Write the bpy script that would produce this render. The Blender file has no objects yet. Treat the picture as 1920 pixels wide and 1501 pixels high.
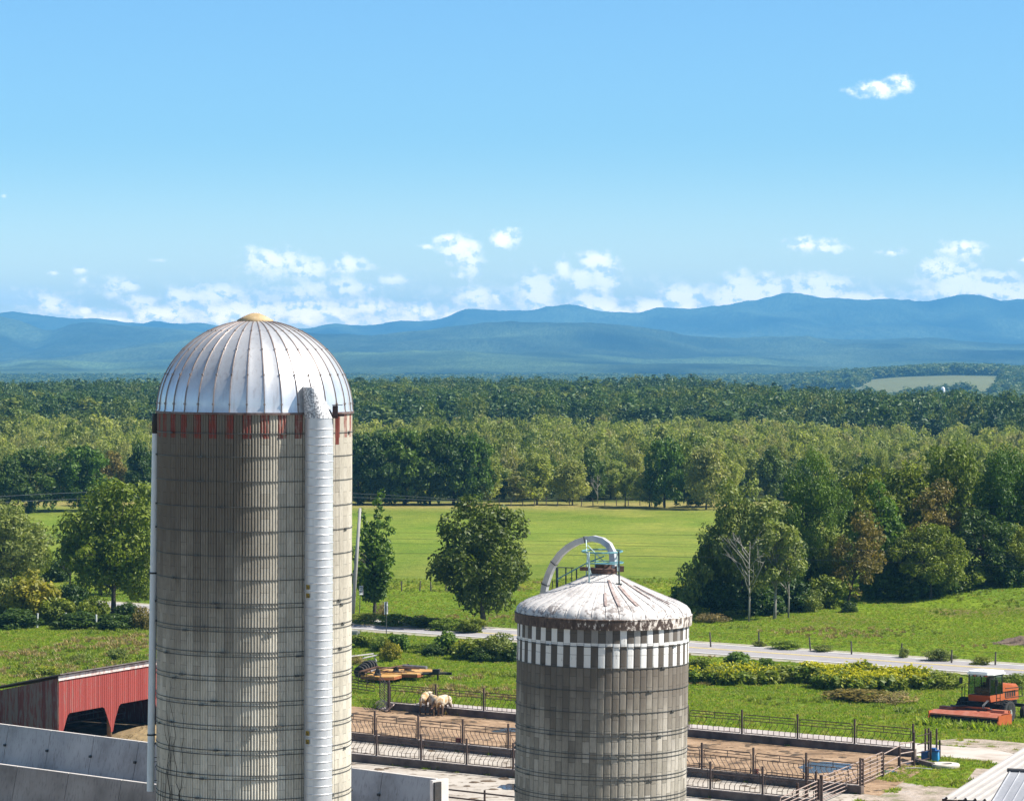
import bpy, math, random
import numpy as np
from mathutils import Vector, Matrix
PI = math.pi
sc = bpy.context.scene
COL = sc.collection
RNG = np.random.default_rng(7)
random.seed(7)

# ------------------------------------------------------------------ camera geometry
F = 6000.0            # focal length in pixels of a 1920 wide frame
CAMZ = 25.0
PITCH = math.atan(100.5 / F)

def at(px, py, Y):
    """World point seen at pixel (px,py) of the 1920x1501 frame, at distance Y."""
    u, v = (px - 960) / F, (750.5 - py) / F
    cp, sp = math.cos(PITCH), math.sin(PITCH)
    d = Vector((u, cp + v * sp, -sp + v * cp))
    return Vector((0, 0, CAMZ)) + d * (Y / d.y)

def smooth(a, b, x):
    t = np.clip((np.asarray(x, float) - a) / (b - a), 0, 1)
    return t * t * (3 - 2 * t)

def vnoise(x, y, seed=0):
    xi, yi = np.floor(x).astype(np.int64), np.floor(y).astype(np.int64)
    xf, yf = x - xi, y - yi
    def h(i, j):
        n = (i * 374761393 + j * 668265263 + seed * 982451653) & 0x7fffffff
        n = ((n ^ (n >> 13)) * 1274126177) & 0x7fffffff
        return ((n ^ (n >> 16)) & 0xffff) / 65535.0
    u, v = xf * xf * (3 - 2 * xf), yf * yf * (3 - 2 * yf)
    a = h(xi, yi) * (1 - u) + h(xi + 1, yi) * u
    b = h(xi, yi + 1) * (1 - u) + h(xi + 1, yi + 1) * u
    return a * (1 - v) + b * v

def fbm(x, y, octs=4, seed=0):
    s, a, t = 0.0, 0.5, 0.0
    x, y = np.asarray(x, float), np.asarray(y, float)
    for k in range(octs):
        s = s + a * vnoise(x * 2 ** k, y * 2 ** k, seed + k)
        t += a
        a *= 0.5
    return s / t

def height(x, y):
    x, y = np.asarray(x, float), np.asarray(y, float)
    ang = x / np.maximum(y, 60)
    r = smooth(.05, .13, ang)
    z = -smooth(510, 790, y) * (3 + 3 * r)
    f = (1 - r) * smooth(1450, 2700, y) + r * smooth(1020, 2200, y)
    z = z * (1 - f) - 30 * f
    z = z + 22 * np.exp(-((ang - .14) / .055) ** 2) * smooth(2150, 3850, y) * (1 - smooth(4100, 5000, y))
    z = z + 1.9 * np.exp(-(((x - 50) / 21) ** 2 + ((y - 322) / 19) ** 2))
    w = smooth(325, 380, y)
    z = z + w * (fbm(x / 45, y / 45, 3, 5) - .5) * 1.1
    return z

def G(px, py, z=None):
    """Ground point under a pixel (or the point at height z)."""
    if z is not None:
        Y = 200.0
        for _ in range(40):
            p = at(px, py, Y)
            Y *= (CAMZ - z) / max(CAMZ - p.z, 1e-6)
        return at(px, py, Y)
    Y = 200.0
    for _ in range(60):
        p = at(px, py, Y)
        zz = float(height(p.x, p.y))
        Y = 0.4 * Y + 0.6 * Y * (CAMZ - zz) / max(CAMZ - p.z, 1e-6)
    return at(px, py, Y)

cam = bpy.data.cameras.new('camera')
cam.lens = 36 * F / 1920
cam.sensor_width = 36
cam.clip_start = 1
cam.clip_end = 30000
co = bpy.data.objects.new('camera', cam)
COL.objects.link(co)
co.location = (0, 0, CAMZ)
co.rotation_euler = (PI / 2 - PITCH, 0, 0)
sc.camera = co

# ------------------------------------------------------------------ naming
def tag(o, label=None, cat=None, group=None, kind=None):
    if label: o['label'] = label
    if cat: o['category'] = cat
    if group: o['group'] = group
    if kind: o['kind'] = kind
    return o

def thing(name, label, cat, loc=(0, 0, 0), rz=0, group=None):
    o = bpy.data.objects.new(name, None)
    COL.objects.link(o)
    o.location = loc
    o.rotation_euler = (0, 0, rz)
    o.empty_display_size = .2
    return tag(o, label, cat, group)

def obj(name, me, parent=None, loc=None, rz=None):
    o = bpy.data.objects.new(name, me)
    COL.objects.link(o)
    if parent: o.parent = parent
    if loc is not None: o.location = loc
    if rz is not None: o.rotation_euler = (0, 0, rz)
    return o

# ------------------------------------------------------------------ mesh building
class MB:
    def __init__(s):
        s.v, s.f, s.uv = [], [], {}
    def add(s, vs, fs):
        n = len(s.v)
        s.v += [tuple(map(float, p)) for p in vs]
        s.f += [tuple(i + n for i in f) for f in fs]
        return s
    def box(s, c, size, M=None, taper=1.0):
        hx, hy, hz = size[0] / 2, size[1] / 2, size[2] / 2
        vs = []
        for z in (-1, 1):
            k = taper if z > 0 else 1
            for x, y in ((-1, -1), (1, -1), (1, 1), (-1, 1)):
                p = Vector((x * hx * k, y * hy * k, z * hz))
                if M is not None: p = M @ p
                vs.append(p + Vector(c))
        return s.add(vs, [(3, 2, 1, 0), (4, 5, 6, 7), (0, 1, 5, 4), (1, 2, 6, 5), (2, 3, 7, 6), (3, 0, 4, 7)])
    def tube(s, pts, rad, n=8, cap=True):
        pts = [Vector(p) for p in pts]
        if not hasattr(rad, '__len__'): rad = [rad] * len(pts)
        vs, fs = [], []
        for i, p in enumerate(pts):
            d = (pts[min(i + 1, len(pts) - 1)] - pts[max(i - 1, 0)]).normalized()
            a = Vector((0, 0, 1)) if abs(d.z) < .9 else Vector((1, 0, 0))
            e1 = d.cross(a).normalized()
            e2 = d.cross(e1)
            for k in range(n):
                t = 2 * PI * (k + .5) / n
                vs.append(p + (e1 * math.cos(t) + e2 * math.sin(t)) * rad[i])
        m = len(pts)
        for i in range(m - 1):
            for k in range(n):
                a, b = i * n + k, i * n + (k + 1) % n
                fs.append((a, b, b + n, a + n))
        if cap:
            fs.append(tuple(range(n))[::-1])
            fs.append(tuple(range((m - 1) * n, m * n)))
        return s.add(vs, fs)
    def lathe(s, prof, n=32, c=(0, 0, 0), M=None, rfun=None):
        vs, fs = [], []
        for r, z in prof:
            for k in range(n):
                t = 2 * PI * k / n
                rr = r if rfun is None else rfun(r, z, t, k)
                p = Vector((rr * math.cos(t), rr * math.sin(t), z))
                if M is not None: p = M @ p
                vs.append(p + Vector(c))
        for i in range(len(prof) - 1):
            for k in range(n):
                a, b = i * n + k, i * n + (k + 1) % n
                fs.append((a, b, b + n, a + n))
        return s.add(vs, fs)
    def prism(s, poly, z0, z1, M=None):
        n = len(poly)
        vs = []
        for z in (z0, z1):
            for x, y in poly:
                p = Vector((x, y, z))
                if M is not None: p = M @ p
                vs.append(p)
        fs = [tuple(range(n))[::-1], tuple(range(n, 2 * n))]
        for i in range(n):
            j = (i + 1) % n
            fs.append((i, j, j + n, i + n))
        return s.add(vs, fs)
    def sheet(s, poly, z=0.0):
        n = len(poly)
        return s.add([(p[0], p[1], z) for p in poly], [tuple(range(n))])
    def mesh(s, name, mat, smooth_=False):
        me = bpy.data.meshes.new(name)
        me.from_pydata(s.v, [], s.f)
        if mat is not None: me.materials.append(mat)
        if smooth_: me.polygons.foreach_set('use_smooth', [True] * len(me.polygons))
        me.update()
        return me
    def build(s, name, mat, parent=None, loc=None, rz=None, smooth_=False):
        return obj(name, s.mesh(name, mat, smooth_), parent, loc, rz)

def mesh_np(name, V, Q, mat, smooth_=False, fattr=None, vcol=None):
    V = np.asarray(V, np.float32)
    Q = np.asarray(Q, np.int32)
    me = bpy.data.meshes.new(name)
    k = Q.shape[1]
    me.vertices.add(len(V)); me.loops.add(Q.size); me.polygons.add(len(Q))
    me.vertices.foreach_set('co', V.ravel())
    me.loops.foreach_set('vertex_index', Q.ravel())
    me.polygons.foreach_set('loop_start', np.arange(0, Q.size, k, dtype=np.int32))
    me.polygons.foreach_set('use_smooth', np.full(len(Q), smooth_))
    me.update(calc_edges=True)
    if fattr is not None:
        a = me.attributes.new('leafvar', 'FLOAT', 'FACE')
        a.data.foreach_set('value', np.asarray(fattr, np.float32))
    if vcol is not None:
        a = me.attributes.new('tone', 'FLOAT_COLOR', 'POINT')
        a.data.foreach_set('color', np.asarray(vcol, np.float32).ravel())
    if mat is not None: me.materials.append(mat)
    me.validate()
    return me

def grid_faces(nr, nc, wrap=False):
    i, j = np.meshgrid(np.arange(nr - 1), np.arange(nc if wrap else nc - 1), indexing='ij')
    a = i * nc + j
    b = i * nc + (j + 1) % nc
    return np.stack([a, b, b + nc, a + nc], -1).reshape(-1, 4)

# ------------------------------------------------------------------ materials
def lin(r, g, b):
    f = lambda c: (c / 255) / 12.92 if c <= 10 else ((c / 255 + .055) / 1.055) ** 2.4
    return (f(r), f(g), f(b))

class NT:
    def __init__(s, name):
        s.m = bpy.data.materials.new(name)
        s.m.use_nodes = True
        s.t = s.m.node_tree
        s.t.nodes.clear()
        s.out = s.t.nodes.new('ShaderNodeOutputMaterial')
    def n(s, typ, **kw):
        nd = s.t.nodes.new(typ)
        for k, v in kw.items(): setattr(nd, k, v)
        return nd
    def put(s, sock, v):
        if v is None: return
        if hasattr(v, 'default_value') and hasattr(v, 'is_output'): s.t.links.new(v, sock)
        elif isinstance(v, (tuple, list)) and len(v) == 3 and sock.type == 'RGBA': sock.default_value = (*v, 1)
        else: sock.default_value = v
    def math(s, op, a, b=None, c=None, clamp=False):
        nd = s.n('ShaderNodeMath', operation=op, use_clamp=clamp)
        for i, v in enumerate((a, b, c)): s.put(nd.inputs[i], v)
        return nd.outputs[0]
    def vmath(s, op, a, b=None, c=None):
        nd = s.n('ShaderNodeVectorMath', operation=op)
        for i, v in enumerate((a, b, c)): s.put(nd.inputs[i], v)
        return nd.outputs['Value'] if op in ('LENGTH', 'DOT_PRODUCT') else nd.outputs[0]
    def mix(s, f, a, b, blend='MIX'):
        nd = s.n('ShaderNodeMix', data_type='RGBA', blend_type=blend)
        s.put(nd.inputs[0], f); s.put(nd.inputs[6], a); s.put(nd.inputs[7], b)
        return nd.outputs[2]
    def noise(s, vec, scale, detail=4, rough=.55, dim='3D'):
        nd = s.n('ShaderNodeTexNoise', noise_dimensions=dim)
        s.put(nd.inputs['Vector'], vec)
        nd.inputs['Scale'].default_value = scale
        nd.inputs['Detail'].default_value = detail
        nd.inputs['Roughness'].default_value = rough
        return nd.outputs[0]
    def ramp(s, f, stops):
        nd = s.n('ShaderNodeValToRGB')
        e = nd.color_ramp.elements
        while len(e) < len(stops): e.new(.5)
        for el, (p, c) in zip(e, stops):
            el.position = p
            el.color = (c, c, c, 1) if not hasattr(c, '__len__') else (*c, 1)
        s.put(nd.inputs[0], f)
        return nd.outputs[0]
    def maprange(s, f, a, b, c=0.0, d=1.0):
        nd = s.n('ShaderNodeMapRange', interpolation_type='SMOOTHSTEP')
        for i, v in enumerate((f, a, b, c, d)): s.put(nd.inputs[i], v)
        return nd.outputs[0]
    def pos(s, scale=(1, 1, 1), world=False):
        if world: o = s.n('ShaderNodeNewGeometry').outputs['Position']
        else: o = s.n('ShaderNodeTexCoord').outputs['Object']
        if scale != (1, 1, 1): o = s.vmath('MULTIPLY', o, scale)
        return o
    def sep(s, v):
        nd = s.n('ShaderNodeSeparateXYZ'); s.put(nd.inputs[0], v); return nd.outputs
    def comb(s, x, y, z=0.0):
        nd = s.n('ShaderNodeCombineXYZ')
        for i, v in enumerate((x, y, z)): s.put(nd.inputs[i], v)
        return nd.outputs[0]
    def attr(s, name, out='Fac'):
        nd = s.n('ShaderNodeAttribute', attribute_name=name); return nd.outputs[out]
    def bump(s, h, strength=.3, dist=.02):
        nd = s.n('ShaderNodeBump')
        nd.inputs['Strength'].default_value = strength
        nd.inputs['Distance'].default_value = dist
        s.put(nd.inputs['Height'], h)
        return nd.outputs[0]
    def pbr(s, col, rough=.7, metal=0.0, normal=None, spec=.4, **kw):
        b = s.n('ShaderNodeBsdfPrincipled')
        s.put(b.inputs['Base Color'], col)
        s.put(b.inputs['Roughness'], rough)
        s.put(b.inputs['Metallic'], metal)
        s.put(b.inputs['Specular IOR Level'], spec)
        if normal is not None: s.put(b.inputs['Normal'], normal)
        for k, v in kw.items(): s.put(b.inputs[k], v)
        s.t.links.new(b.outputs[0], s.out.inputs[0])
        return s.m

def M(name, stops, scale=1.5, rough=.7, metal=0.0, bump=0.0, bdist=.02, stretch=(1, 1, 1), detail=5, spec=.4, world=False, streak=None):
    """stops: colours spread through a noise; streak=(colour, amount): vertical run-off stains that belong to the surface."""
    k = NT(name)
    p = k.pos(stretch, world)
    f = k.noise(p, scale, detail, .6)
    n = len(stops)
    c = k.ramp(f, [(.3 + .4 * i / max(n - 1, 1), s_) for i, s_ in enumerate(stops)])
    if streak:
        g = k.noise(k.pos((9, 9, .5), world), 1.0, 4, .6)
        c = k.mix(k.maprange(g, .5, .75, 0, streak[1]), c, streak[0])
    nm = k.bump(k.noise(p, scale * 6, 4, .6), bump, bdist) if bump else None
    return k.pbr(c, rough, metal, nm, spec)

# ------------------------------------------------------------------ sun, sky, haze
SUN_EL, SUN_AZ = math.radians(48), math.radians(-6)     # azimuth measured from +X towards +Y
sun_dir = Vector((math.cos(SUN_EL) * math.cos(SUN_AZ), math.cos(SUN_EL) * math.sin(SUN_AZ), math.sin(SUN_EL)))
sl = bpy.data.lights.new('sun', 'SUN')
sl.energy = 5.0
sl.angle = math.radians(.53)
sl.color = (1.0, .95, .87)
so = bpy.data.objects.new('sun', sl)
COL.objects.link(so)
so.rotation_euler = (-sun_dir).to_track_quat('-Z', 'Y').to_euler()

CLOUDS = [  # direction (in thousandths of the view width from the middle, above the horizon), size, strength
 (1640,170,62,18,.75),(1690,158,26,20,.85),(8,368,16,8,.35),(945,447,30,18,.95),(865,468,38,26,1),(885,495,22,32,.9),(835,450,30,12,.8),(800,462,26,10,.5),
 (862,516,18,10,.8),(900,515,12,10,.6),(958,488,16,9,.45),(515,492,62,26,1),(580,505,56,22,.95),(660,498,44,18,.9),(600,535,100,34,.6),(665,540,42,18,.85),
 (740,524,34,12,.8),(152,506,17,9,.9),(157,525,15,9,.8),(102,512,15,7,.6),(95,568,22,14,1),(162,580,22,11,.7),(215,538,20,24,.75),(240,535,24,12,.95),
 (260,565,46,20,.65),(335,555,42,20,.8),(405,552,62,26,.85),(440,582,90,26,.8),(305,588,80,18,.7),(570,580,110,26,.8),(690,575,70,20,.7),(780,582,60,20,.65),
 (890,556,42,20,.9),(932,558,12,12,.9),(870,592,70,12,.7),(1008,542,36,30,1.1),(1058,505,15,20,1),(1094,522,28,22,1),(1118,490,30,20,1.05),(1128,522,30,30,1),(1148,530,16,14,.9),
 (1118,572,46,22,1),(1150,592,46,14,.9),(1228,574,40,20,.9),(1278,562,44,28,1.05),(1320,584,44,16,.9),(1405,550,62,34,1.15),(1448,540,34,22,1),(1370,558,34,20,1),
 (1535,546,50,28,1.15),(1590,558,40,18,.9),(1645,562,36,10,.9),(1520,461,54,15,.95),(1672,473,40,9,.7),(1800,467,40,16,1),(1765,510,42,24,1.05),(1800,530,62,30,1.1),
 (1855,536,48,26,1.1),(1895,548,46,20,1),(1918,488,14,8,.8),(300,488,60,12,.25),(200,600,120,10,.6),(980,590,120,10,.55)]

world = bpy.data.worlds.new("World")
sc.world = world
world.use_nodes = True
class WT(NT):
    def __init__(s, w):
        s.t = w.node_tree
        s.t.nodes.clear()
        s.out = s.t.nodes.new('ShaderNodeOutputWorld')
w = WT(world)
sky = w.n('ShaderNodeTexSky', sky_type='NISHITA')
sky.sun_disc = False
sky.sun_elevation = SUN_EL
sky.sun_rotation = PI / 2 - SUN_AZ
sky.altitude = 300
sky.air_density = 1.0
sky.dust_density = .1
sky.ozone_density = 3.0
SKYC = sky.outputs[0]
dirv = w.n('ShaderNodeTexCoord').outputs['Generated']
dx, dy, dz = w.sep(dirv)
yy = w.math('MAXIMUM', dy, .001)
cu = w.math('MULTIPLY', w.math('DIVIDE', dx, yy), 6.0)
cv = w.math('MULTIPLY', w.math('DIVIDE', dz, yy), 6.0)
P = w.comb(cu, cv)
acc = None
for (px, py, rx, ry, st) in CLOUDS:
    c = ((px - 960) / 1000, (650 - py) / 1000)
    rx, ry = rx / 1000 * 1.3, ry / 1000 * 1.3
    q = w.vmath('MULTIPLY_ADD', P, (1 / rx, 1 / ry, 0), (-c[0] / rx, -c[1] / ry, 0))
    e = w.math('SUBTRACT', st, w.vmath('LENGTH', q))
    acc = e if acc is None else w.math('SMOOTH_MAX', acc, e, .25)
PS = w.vmath('MULTIPLY', P, (1, 1.3, 1))
n1 = w.noise(PS, 27, 8, .62)
n2 = w.noise(w.vmath('ADD', PS, (.008, .013, 0)), 27, 8, .62)
acc = w.math('ADD', acc, w.maprange(cv, .15, .05, 0, .30))
dens = w.math('ADD', acc, w.math('MULTIPLY', w.math('SUBTRACT', n1, .45), 1.9))
front = w.math('GREATER_THAN', dy, .3)
alpha = w.math('MULTIPLY', w.maprange(dens, .02, w.maprange(cv, .06, .22, 1.05, .9)), front)
wide = w.noise(w.vmath('MULTIPLY', P, (1, 3.2, 1)), 5.5, 5, .6)
veil = w.math('MULTIPLY', w.maprange(wide, .34, .66, 0, .7), w.maprange(cv, .16, .05))
alpha = w.math('MAXIMUM', alpha, w.math('MULTIPLY', veil, front))
lit = w.math('ADD', w.math('MULTIPLY', w.math('SUBTRACT', n1, n2), 4.2), w.math('MULTIPLY', acc, .45), clamp=False)
lit = w.maprange(lit, -.38, .34)
CL_HI, CL_LO = (9.8, 9.2, 9.0), (4.6, 5.6, 6.8)
ccol = w.mix(lit, CL_LO, CL_HI)
ccol = w.mix(1.0, ccol, w.mix(w.maprange(cv, .13, .04), (1, 1, 1), (2.15, 1.80, 1.52)), 'MULTIPLY')
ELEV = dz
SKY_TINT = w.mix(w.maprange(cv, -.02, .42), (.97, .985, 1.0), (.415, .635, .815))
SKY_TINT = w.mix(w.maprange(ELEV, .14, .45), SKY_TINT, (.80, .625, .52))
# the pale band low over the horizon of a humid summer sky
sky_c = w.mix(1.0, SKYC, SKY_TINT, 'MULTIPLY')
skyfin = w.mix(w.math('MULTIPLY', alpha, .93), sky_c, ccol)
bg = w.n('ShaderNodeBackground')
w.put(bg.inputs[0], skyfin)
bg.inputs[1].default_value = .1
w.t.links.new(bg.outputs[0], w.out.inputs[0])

HAZE_D = 9.0e-5
hk = NT('haze_air')
hv = hk.n('ShaderNodeVolumePrincipled')
hv.inputs['Color'].default_value = (.172, .555, .98, 1)
hv.inputs['Density'].default_value = HAZE_D
hv.inputs['Anisotropy'].default_value = 0.0
hk.t.links.new(hv.outputs[0], hk.out.inputs[1])
hz = MB().box((0, 7950, 112), (11200, 18100, 310)).build('haze', hk.m)
tag(hz, kind='stuff')
hz['label'] = 'thin blue summer haze lying between the farm and the mountains'

sc.view_settings.view_transform = 'Standard'
sc.view_settings.look = 'None'
sc.view_settings.exposure = 0.94
sc.view_settings.gamma = 1.0
sc.render.engine = 'CYCLES'
sc.cycles.use_denoising = True
sc.cycles.max_bounces = 6
sc.cycles.diffuse_bounces = 3
sc.cycles.transparent_max_bounces = 8
sc.cycles.volume_bounces = 0
sc.cycles.sample_clamp_indirect = 6

# ------------------------------------------------------------------ the land
def tone_at(x, y):
    """Colours of the ground itself: pasture, weeds, woodland floor, valley."""
    n1, n2, n3 = fbm(x / 26, y / 26, 4, 11), fbm(x / 6, y / 9, 4, 23), fbm(x / 70, y / 30, 3, 31)
    lush = np.array((.13, .205, .02)); gold = np.array((.26, .27, .03)); dry = np.array((.30, .25, .09)); deep = np.array((.085, .155, .012))
    t = smooth(.35, .65, n1)[..., None]
    c = lush * (1 - t) + np.array((.175, .255, .016)) * t
    t = smooth(.5, .72, n2)[..., None] * .55
    c = c * (1 - t) + deep * t
    # far pasture: a lighter, more even green
    far = smooth(325, 345, y)[..., None]
    pas = np.array((.155, .215, .026)) * (1 + .5 * (n3 - .5))[..., None] + np.array((.05, .03, .012)) * (2 * (n2 - .5))[..., None] + np.array((.035, .02, .01)) * (smooth(.52, .7, fbm(x / 18, y / 40, 4, 51)))[..., None]
    c = c * (1 - far) + pas * far
    # a yellower strip across the field
    ystrip = np.exp(-((y - (333 + 3 * n1)) / 5) ** 2)[..., None] * .6
    c = c * (1 - ystrip) + gold * ystrip
    # dry grass along the far fence
    d = np.exp(-((y - 508) / 14) ** 2)[..., None] * .85
    c = c * (1 - d) + dry * d
    # dry weed ridges on the right-hand mound
    m = (np.exp(-(((x - 38) / 16) ** 2 + ((y - 296 - .5 * (x - 38)) / 5) ** 2)) * smooth(.42, .6, n2))[..., None]
    c = c * (1 - m) + np.array((.21, .16, .07)) * m
    yd = (1 - smooth(150, 168, y))[..., None]
    c = c * (1 - yd) + np.array((.30, .27, .205)) * yd
    fl = smooth(512, 530, y)[..., None]
    c = c * (1 - fl) + np.array((.055, .075, .025)) * fl
    v = smooth(2000, 2400, y)[..., None]
    c = c * (1 - v) + (np.array((.035, .055, .022)) * (.7 + .6 * n1)[..., None]) * v
    ang = x / np.maximum(y, 60)
    fld = (smooth(2950, 3000, y) * (1 - smooth(3740, 3760, y)) * smooth(.104 , .108, ang + (y - 3300) / 40000) * (1 - smooth(.152, .156, ang)))[..., None]
    c = c * (1 - fld) + (np.array((.15, .165, .075)) * (.85 + .3 * n3)[..., None]) * fld
    return c

fine = np.radians(np.arange(-13.5, 13.51, .1))
coarse = np.radians(np.arange(18, 342.1, 6))
angs = np.concatenate([fine, coarse])
rad = np.concatenate([[3, 30, 60, 90, 120, 140], np.arange(150, 345, .8), np.geomspace(346, 620, 150), np.geomspace(630, 16500, 150)])
A, R = np.meshgrid(angs, rad)
out = (np.abs(((A + PI) % (2 * PI)) - PI) > .25)
lim = np.where(out, np.minimum(R, 700 + (R - 700) * .01), R)
X, Y = np.sin(A) * lim, np.cos(A) * lim
Z = np.where(out, np.minimum(height(X, np.maximum(Y, 0)), 0), height(X, Y))
tn = tone_at(X, np.maximum(Y, 1))
gk = NT('ground_grass')
gp = gk.pos()
gc = gk.attr('tone', 'Color')
g1 = gk.noise(gp, 1.6, 6, .7)
g2 = gk.noise(gk.vmath('MULTIPLY', gp, (1, 1, 1)), .22, 5, .6)
gc = gk.mix(1.0, gc, gk.ramp(g1, [(.28, (.55, .6, .5)), (.5, (1, 1, 1)), (.72, (1.45, 1.35, 1.3))]), 'MULTIPLY')
g3 = gk.noise(gk.vmath('MULTIPLY', gp, (.28, .5, 1)), 1.0, 5, .65)
gc = gk.mix(1.0, gc, gk.ramp(g3, [(.3, (.80, .86, .8)), (.5, (1, 1, 1)), (.72, (1.2, 1.1, 1.15))]), 'MULTIPLY')
gc = gk.mix(1.0, gc, gk.ramp(g2, [(.3, (.82, .88, .85)), (.7, (1.14, 1.06, 1.1))]), 'MULTIPLY')
gm = gk.pbr(gc, .95, 0, gk.bump(gk.noise(gp, 2.2, 6, .75), .9, .35), .1)
V = np.stack([X, Y, Z], -1).reshape(-1, 3)
me = mesh_np('ground', V, grid_faces(len(rad), len(angs), True)[:, ::-1], gm, True, None, np.concatenate([tn, np.ones(tn.shape[:2] + (1,))], -1).reshape(-1, 4))
tag(obj('ground', me), kind='structure')

def ridge(name, D, prof, base_y, depth, rough, col, seed, bumpy, nx=1000, ny=90):
    """A forested ridge whose crest follows prof (pixel pairs); it stands at distance D and slopes down towards the camera."""
    xs = np.linspace(-330, 2250, nx)
    px, py = zip(*prof)
    crest = np.interp(xs, px, py)
    k = np.ones(9) / 9
    crest = np.convolve(np.pad(crest, 4, mode='edge'), k, 'valid')
    t = np.concatenate([np.linspace(0, 1, ny), 1 + np.linspace(.05, .6, 12)])
    T, XS = np.meshgrid(t, xs, indexing='ij')
    C = np.broadcast_to(crest, T.shape)
    Dd = D - depth * (1 - T)
    zc = CAMZ + (650 - C) * D / F
    zb = base_y
    prof_t = np.where(T <= 1, np.sin(np.clip(T, 0, 1) * PI / 2) ** 1.3, 1 - (T - 1) ** 1.4 * .7)
    Xw = (XS - 960) / F * (D * .5 + Dd * .5)
    g = fbm(Xw / 1500, Dd / 2500, 4, seed) - .5
    g2 = 1 - np.abs(2 * fbm(Xw / 620 + g * 1.5, Dd / 1500, 3, seed + 9) - 1)
    env = np.clip(T, 0, 1) * (1 - np.clip(T, 0, 1) ** 6)
    Zw = zb + (zc - zb) * prof_t + rough * (g * 1.3 + (g2 - .7) * .7) * env * 1.6
    fo = RNG.random(T.shape) * bumpy * .22 + fbm(Xw / 40, Dd / 100, 2, seed + 3) * bumpy * 2.2
    Zw = Zw + fo * np.where(T > .97, .55, 1)
    tt = fbm(Xw / 270, Dd / 430, 4, seed + 5)[..., None]
    c = np.array(col) * np.clip(-.35 + 2.7 * tt, .05, 9) * (.5 + 1.0 * RNG.random(T.shape))[..., None]
    Vv = np.stack([Xw, Dd, Zw], -1).reshape(-1, 3)
    mk = NT(name + '_woods')
    mm = mk.pbr(mk.attr('tone', 'Color'), 1.0, 0, None, .0)
    me = mesh_np(name, Vv, grid_faces(*T.shape), mm, False, None, np.concatenate([c, np.ones(T.shape + (1,))], -1).reshape(-1, 4))
    tag(obj(name, me), kind='structure')

FAR = [(-330,606),(0,597),(52,595),(76,597),(158,602),(182,598.7),(223,604),(234,607),(275,607),(296,602),(316,607),(357,609),(371,606),(392,608),(399,611),(480,616),(567,616.6),(636,612),(660,614),(684,616),(746,609),(784,610),(825,602),(866,593.5),(935,587),(969,585),(997,585),(1024,580),(1048,580),(1083,587),(1114,600),(1141,601),(1189,605.5),(1231,598.7),(1258,597),(1299,599),(1342,596),(1371,587),(1429,577),(1461,569),(1487,566.5),(1526,572),(1558,571),(1607,573),(1655,572),(1707,574.5),(1733,569),(1771,559),(1794,555.5),(1817,560),(1842,566),(1875,568),(1900,565),(2000,572),(2250,560)]
HILL = [(-330,610),(-100,605),(0,602),(27,608),(69,623),(107,635),(137,623),(172,614),(196,611),(240,612.5),(292,615),(337,619),(371,626),(430,640),(520,655),(620,662),(760,690),(2250,720)]
MID = [(-330,700),(0,692),(60,684),(103,674),(155,679),(230,665),(309,647),(420,640),(560,632),(660,635),(705,639.6),(763,635),(900,627),(986,627),(1021,623),(1107,620),(1175,623),(1230,630),(1300,640),(1429,635),(1510,634),(1607,638.5),(1704,635),(1752,637),(1817,643),(1920,653),(2250,640)]
LOW = [(-330,706),(0,704),(60,690),(140,684),(250,690),(380,678),(520,690),(660,676),(860,682),(1000,675),(1200,684),(1400,678),(1600,686),(1800,676),(1920,684),(2250,680)]
GREEN = (.042, .058, .028)
ridge('mountain_range', 15000, FAR, -28, 3300, 140, GREEN, 41, 4)
ridge('mountain_spur', 11400, HILL, -28, 2100, 120, GREEN, 42, 4)
ridge('forested_hill', 10200, MID, -28, 2500, 120, GREEN, 43, 2.6, 1300)
ridge('forested_foothill', 8600, LOW, -30, 2300, 70, (.055, .08, .032), 44, 2.2, 1500)
for o in COL.objects:
    if o.name.startswith(('mountain', 'forested')): o['label'] = o.name.replace('_', ' ') + ' covered in woods, blue with distance'

# ------------------------------------------------------------------ foliage
def leaf_mat(name, c1, c2, trans=.28, c3=None):
    """Leaf material: the colour differs from tree to tree and from leaf to leaf."""
    k = NT(name)
    rnd = k.n('ShaderNodeObjectInfo').outputs['Random']
    lv = k.attr('leafvar')
    stops = [(0, c1), (1, c2)] if c3 is None else [(0, c1), (.6, c2), (.95, c3)]
    c = k.ramp(rnd, stops)
    c = k.mix(1.0, c, k.ramp(lv, [(0, (.55, .6, .6)), (.5, (1, 1, 1)), (1, (1.6, 1.45, 1.15))]), 'MULTIPLY')
    b = k.n('ShaderNodeBsdfPrincipled')
    k.put(b.inputs['Base Color'], c)
    b.inputs['Roughness'].default_value = .5
    b.inputs['Specular IOR Level'].default_value = .3
    t = k.n('ShaderNodeBsdfTranslucent')
    k.put(t.inputs[0], k.mix(1.0, c, (1.2, 1.3, .6), 'MULTIPLY'))
    m = k.n('ShaderNodeMixShader')
    m.inputs[0].default_value = trans
    k.t.links.new(b.outputs[0], m.inputs[1]); k.t.links.new(t.outputs[0], m.inputs[2])
    k.t.links.new(m.outputs[0], k.out.inputs[0])
    return k.m

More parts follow.
